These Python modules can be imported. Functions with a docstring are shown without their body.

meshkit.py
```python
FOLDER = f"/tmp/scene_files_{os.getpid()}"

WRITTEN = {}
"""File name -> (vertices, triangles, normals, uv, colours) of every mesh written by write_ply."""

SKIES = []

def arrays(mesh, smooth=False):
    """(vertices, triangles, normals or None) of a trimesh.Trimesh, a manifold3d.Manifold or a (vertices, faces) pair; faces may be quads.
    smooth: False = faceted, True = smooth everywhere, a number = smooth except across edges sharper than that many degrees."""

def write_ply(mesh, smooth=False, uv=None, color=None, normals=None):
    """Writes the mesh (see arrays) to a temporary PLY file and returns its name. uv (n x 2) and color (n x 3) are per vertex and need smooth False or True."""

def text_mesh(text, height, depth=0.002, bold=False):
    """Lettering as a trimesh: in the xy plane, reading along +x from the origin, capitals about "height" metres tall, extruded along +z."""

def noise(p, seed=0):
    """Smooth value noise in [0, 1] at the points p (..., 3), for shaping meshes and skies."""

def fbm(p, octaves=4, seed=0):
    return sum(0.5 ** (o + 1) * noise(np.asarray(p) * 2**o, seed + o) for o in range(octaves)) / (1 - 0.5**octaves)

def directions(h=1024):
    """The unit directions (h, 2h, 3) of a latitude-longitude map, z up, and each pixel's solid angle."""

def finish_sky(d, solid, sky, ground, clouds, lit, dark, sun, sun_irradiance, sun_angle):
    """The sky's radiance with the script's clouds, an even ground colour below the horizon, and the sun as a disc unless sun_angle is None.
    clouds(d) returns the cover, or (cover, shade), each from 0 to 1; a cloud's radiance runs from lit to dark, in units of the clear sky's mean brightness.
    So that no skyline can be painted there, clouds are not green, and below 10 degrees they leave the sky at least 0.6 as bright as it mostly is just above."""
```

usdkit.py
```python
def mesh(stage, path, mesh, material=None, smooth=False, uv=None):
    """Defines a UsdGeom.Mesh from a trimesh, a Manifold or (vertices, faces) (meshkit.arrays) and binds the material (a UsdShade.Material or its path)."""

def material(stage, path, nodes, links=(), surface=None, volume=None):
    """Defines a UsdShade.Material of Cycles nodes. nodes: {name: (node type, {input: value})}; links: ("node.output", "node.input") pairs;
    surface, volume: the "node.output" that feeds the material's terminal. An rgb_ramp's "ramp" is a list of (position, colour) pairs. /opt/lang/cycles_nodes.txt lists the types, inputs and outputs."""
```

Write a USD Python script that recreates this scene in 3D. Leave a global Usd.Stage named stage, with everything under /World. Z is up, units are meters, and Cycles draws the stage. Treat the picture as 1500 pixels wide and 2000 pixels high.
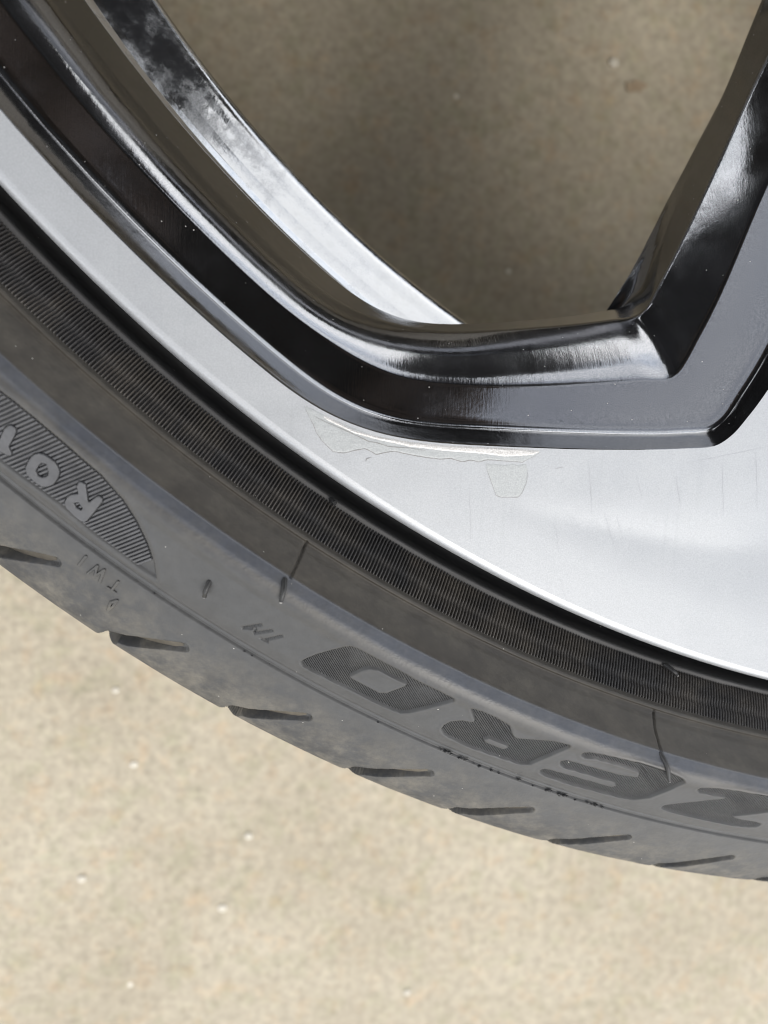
import math, random
import numpy as np, trimesh, shapely, mapbox_earcut, manifold3d
from shapely.geometry import Polygon, LineString, Point, box
from scipy.interpolate import PchipInterpolator, CubicSpline
from scipy.ndimage import gaussian_filter1d
import usdkit, meshkit
from pxr import Usd, UsdGeom, UsdLux, UsdShade, Gf, Sdf, Vt

random.seed(7)
RNG = np.random.default_rng(7)
stage = Usd.Stage.CreateInMemory()
UsdGeom.SetStageUpAxis(stage, 'Z')
UsdGeom.SetStageMetersPerUnit(stage, 1.0)
UsdGeom.Xform.Define(stage, '/World')
UsdGeom.Scope.Define(stage, '/World/Looks')

# ------------------------------------------------------------------ camera, sky, sun, exposure
FACE = 0.206                      # height of the outer wheel face above the concrete (the wheel lies on its back)
CAM = np.array([-0.161261, -0.221172, 0.121332 + FACE])
AXES = [[0.98073, 0.043277, 0.190553], [-0.023432, 0.994207, -0.105196], [-0.194002, 0.098703, 0.976024]]
EXPOSURE = 0.2
cam = UsdGeom.Camera.Define(stage, '/World/camera')
M4 = Gf.Matrix4d(1.0)
for i_ in range(3):
    for j_ in range(3):
        M4[i_, j_] = AXES[i_][j_]
for j_ in range(3):
    M4[3, j_] = float(CAM[j_])
cam.AddTransformOp().Set(M4)
FOCAL = 26.0
cam.CreateFocalLengthAttr(FOCAL)
cam.CreateHorizontalApertureAttr(FOCAL * 1500 / 1498.86)
cam.CreateFStopAttr(15.0)
cam.CreateFocusDistanceAttr(0.131)
cam.CreateClippingRangeAttr(Gf.Vec2f(0.01, 1000))
cam.CreateExposureAttr(EXPOSURE)

SUN_AZ, SUN_EL = math.radians(-66.0), math.radians(53.0)   # azimuth of the sun from +x, counter-clockwise
sx, sy, sz = math.cos(SUN_EL) * math.cos(SUN_AZ), math.cos(SUN_EL) * math.sin(SUN_AZ), math.sin(SUN_EL)
SKY_STRENGTH, SUN_INTENSITY = 0.095, 0.55
sky_mat = usdkit.material(stage, '/World/Looks/sky_look', {
    'sky': ('sky_texture', {'sky_type': 'single_scattering', 'sun_disc': False, 'sun_elevation': SUN_EL, 'sun_rotation': math.atan2(sx, sy), 'aerosol_density': 2.0}),
    'tc': ('texture_coordinate', {}),
    'mp': ('mapping', {'scale': (1.0, 1.0, 1.8)}),
    'n1': ('noise_texture', {'scale': 2.1, 'detail': 6, 'roughness': 0.55, 'distortion': 0.3}),
    'cover': ('map_range', {'from_min': 0.36, 'from_max': 0.52, 'to_min': 0.35, 'to_max': 1.0, 'clamp': True}),
    'n2': ('noise_texture', {'scale': 1.3, 'detail': 5, 'roughness': 0.5}),
    'cr': ('rgb_ramp', {'ramp': [(0.0, (5.6, 6.0, 6.8)), (0.45, (7.6, 7.9, 8.5)), (0.75, (9.6, 9.7, 9.9)), (1.0, (10.5, 10.5, 10.5))]}),
    'sx': ('separate_xyz', {}), 'hz': ('rgb_ramp', {'ramp': [(0.0, (3.3, 3.24, 3.12)), (0.32, (3.1, 3.06, 2.98)), (0.58, (2.0, 2.0, 1.98)), (0.82, (1.05, 1.06, 1.08)), (1.0, (0.88, 0.90, 0.96))]}), 'hm': ('mix', {'mix_type': 'multiply', 'fac': 1.0}),
    'mix': ('mix', {'mix_type': 'mix'}),
    'bg': ('background_shader', {'strength': SKY_STRENGTH}),
}, [('tc.generated', 'mp.vector'), ('mp.vector', 'n1.vector'), ('mp.vector', 'n2.vector'), ('n1.fac', 'cover.value'), ('cover.result', 'mix.fac'),
    ('n2.fac', 'cr.fac'), ('sky.color', 'mix.color1'), ('cr.color', 'mix.color2'), ('tc.generated', 'sx.vector'), ('sx.z', 'hz.fac'), ('mix.color', 'hm.color1'), ('hz.color', 'hm.color2'), ('hm.color', 'bg.color')], surface='bg.background')
dome = UsdLux.DomeLight.Define(stage, '/World/sky')
UsdShade.MaterialBindingAPI.Apply(dome.GetPrim()).Bind(sky_mat)
dome.GetPrim().SetCustomDataByKey('kind', 'structure')
sun = UsdLux.DistantLight.Define(stage, '/World/sun')
sun.CreateIntensityAttr(SUN_INTENSITY)
sun.CreateAngleAttr(32.0)
sun.CreateColorAttr(Gf.Vec3f(1.0, 0.96, 0.9))
sun.CreateNormalizeAttr(True)
zax = Gf.Vec3d(sx, sy, sz)
xax = Gf.Cross(Gf.Vec3d(0, 0, 1), zax).GetNormalized()
yax = Gf.Cross(zax, xax)
Ms = Gf.Matrix4d(1.0)
for i_, a_ in enumerate((xax, yax, zax)):
    for j_ in range(3):
        Ms[i_, j_] = a_[j_]
sun.AddTransformOp().Set(Ms)

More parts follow.
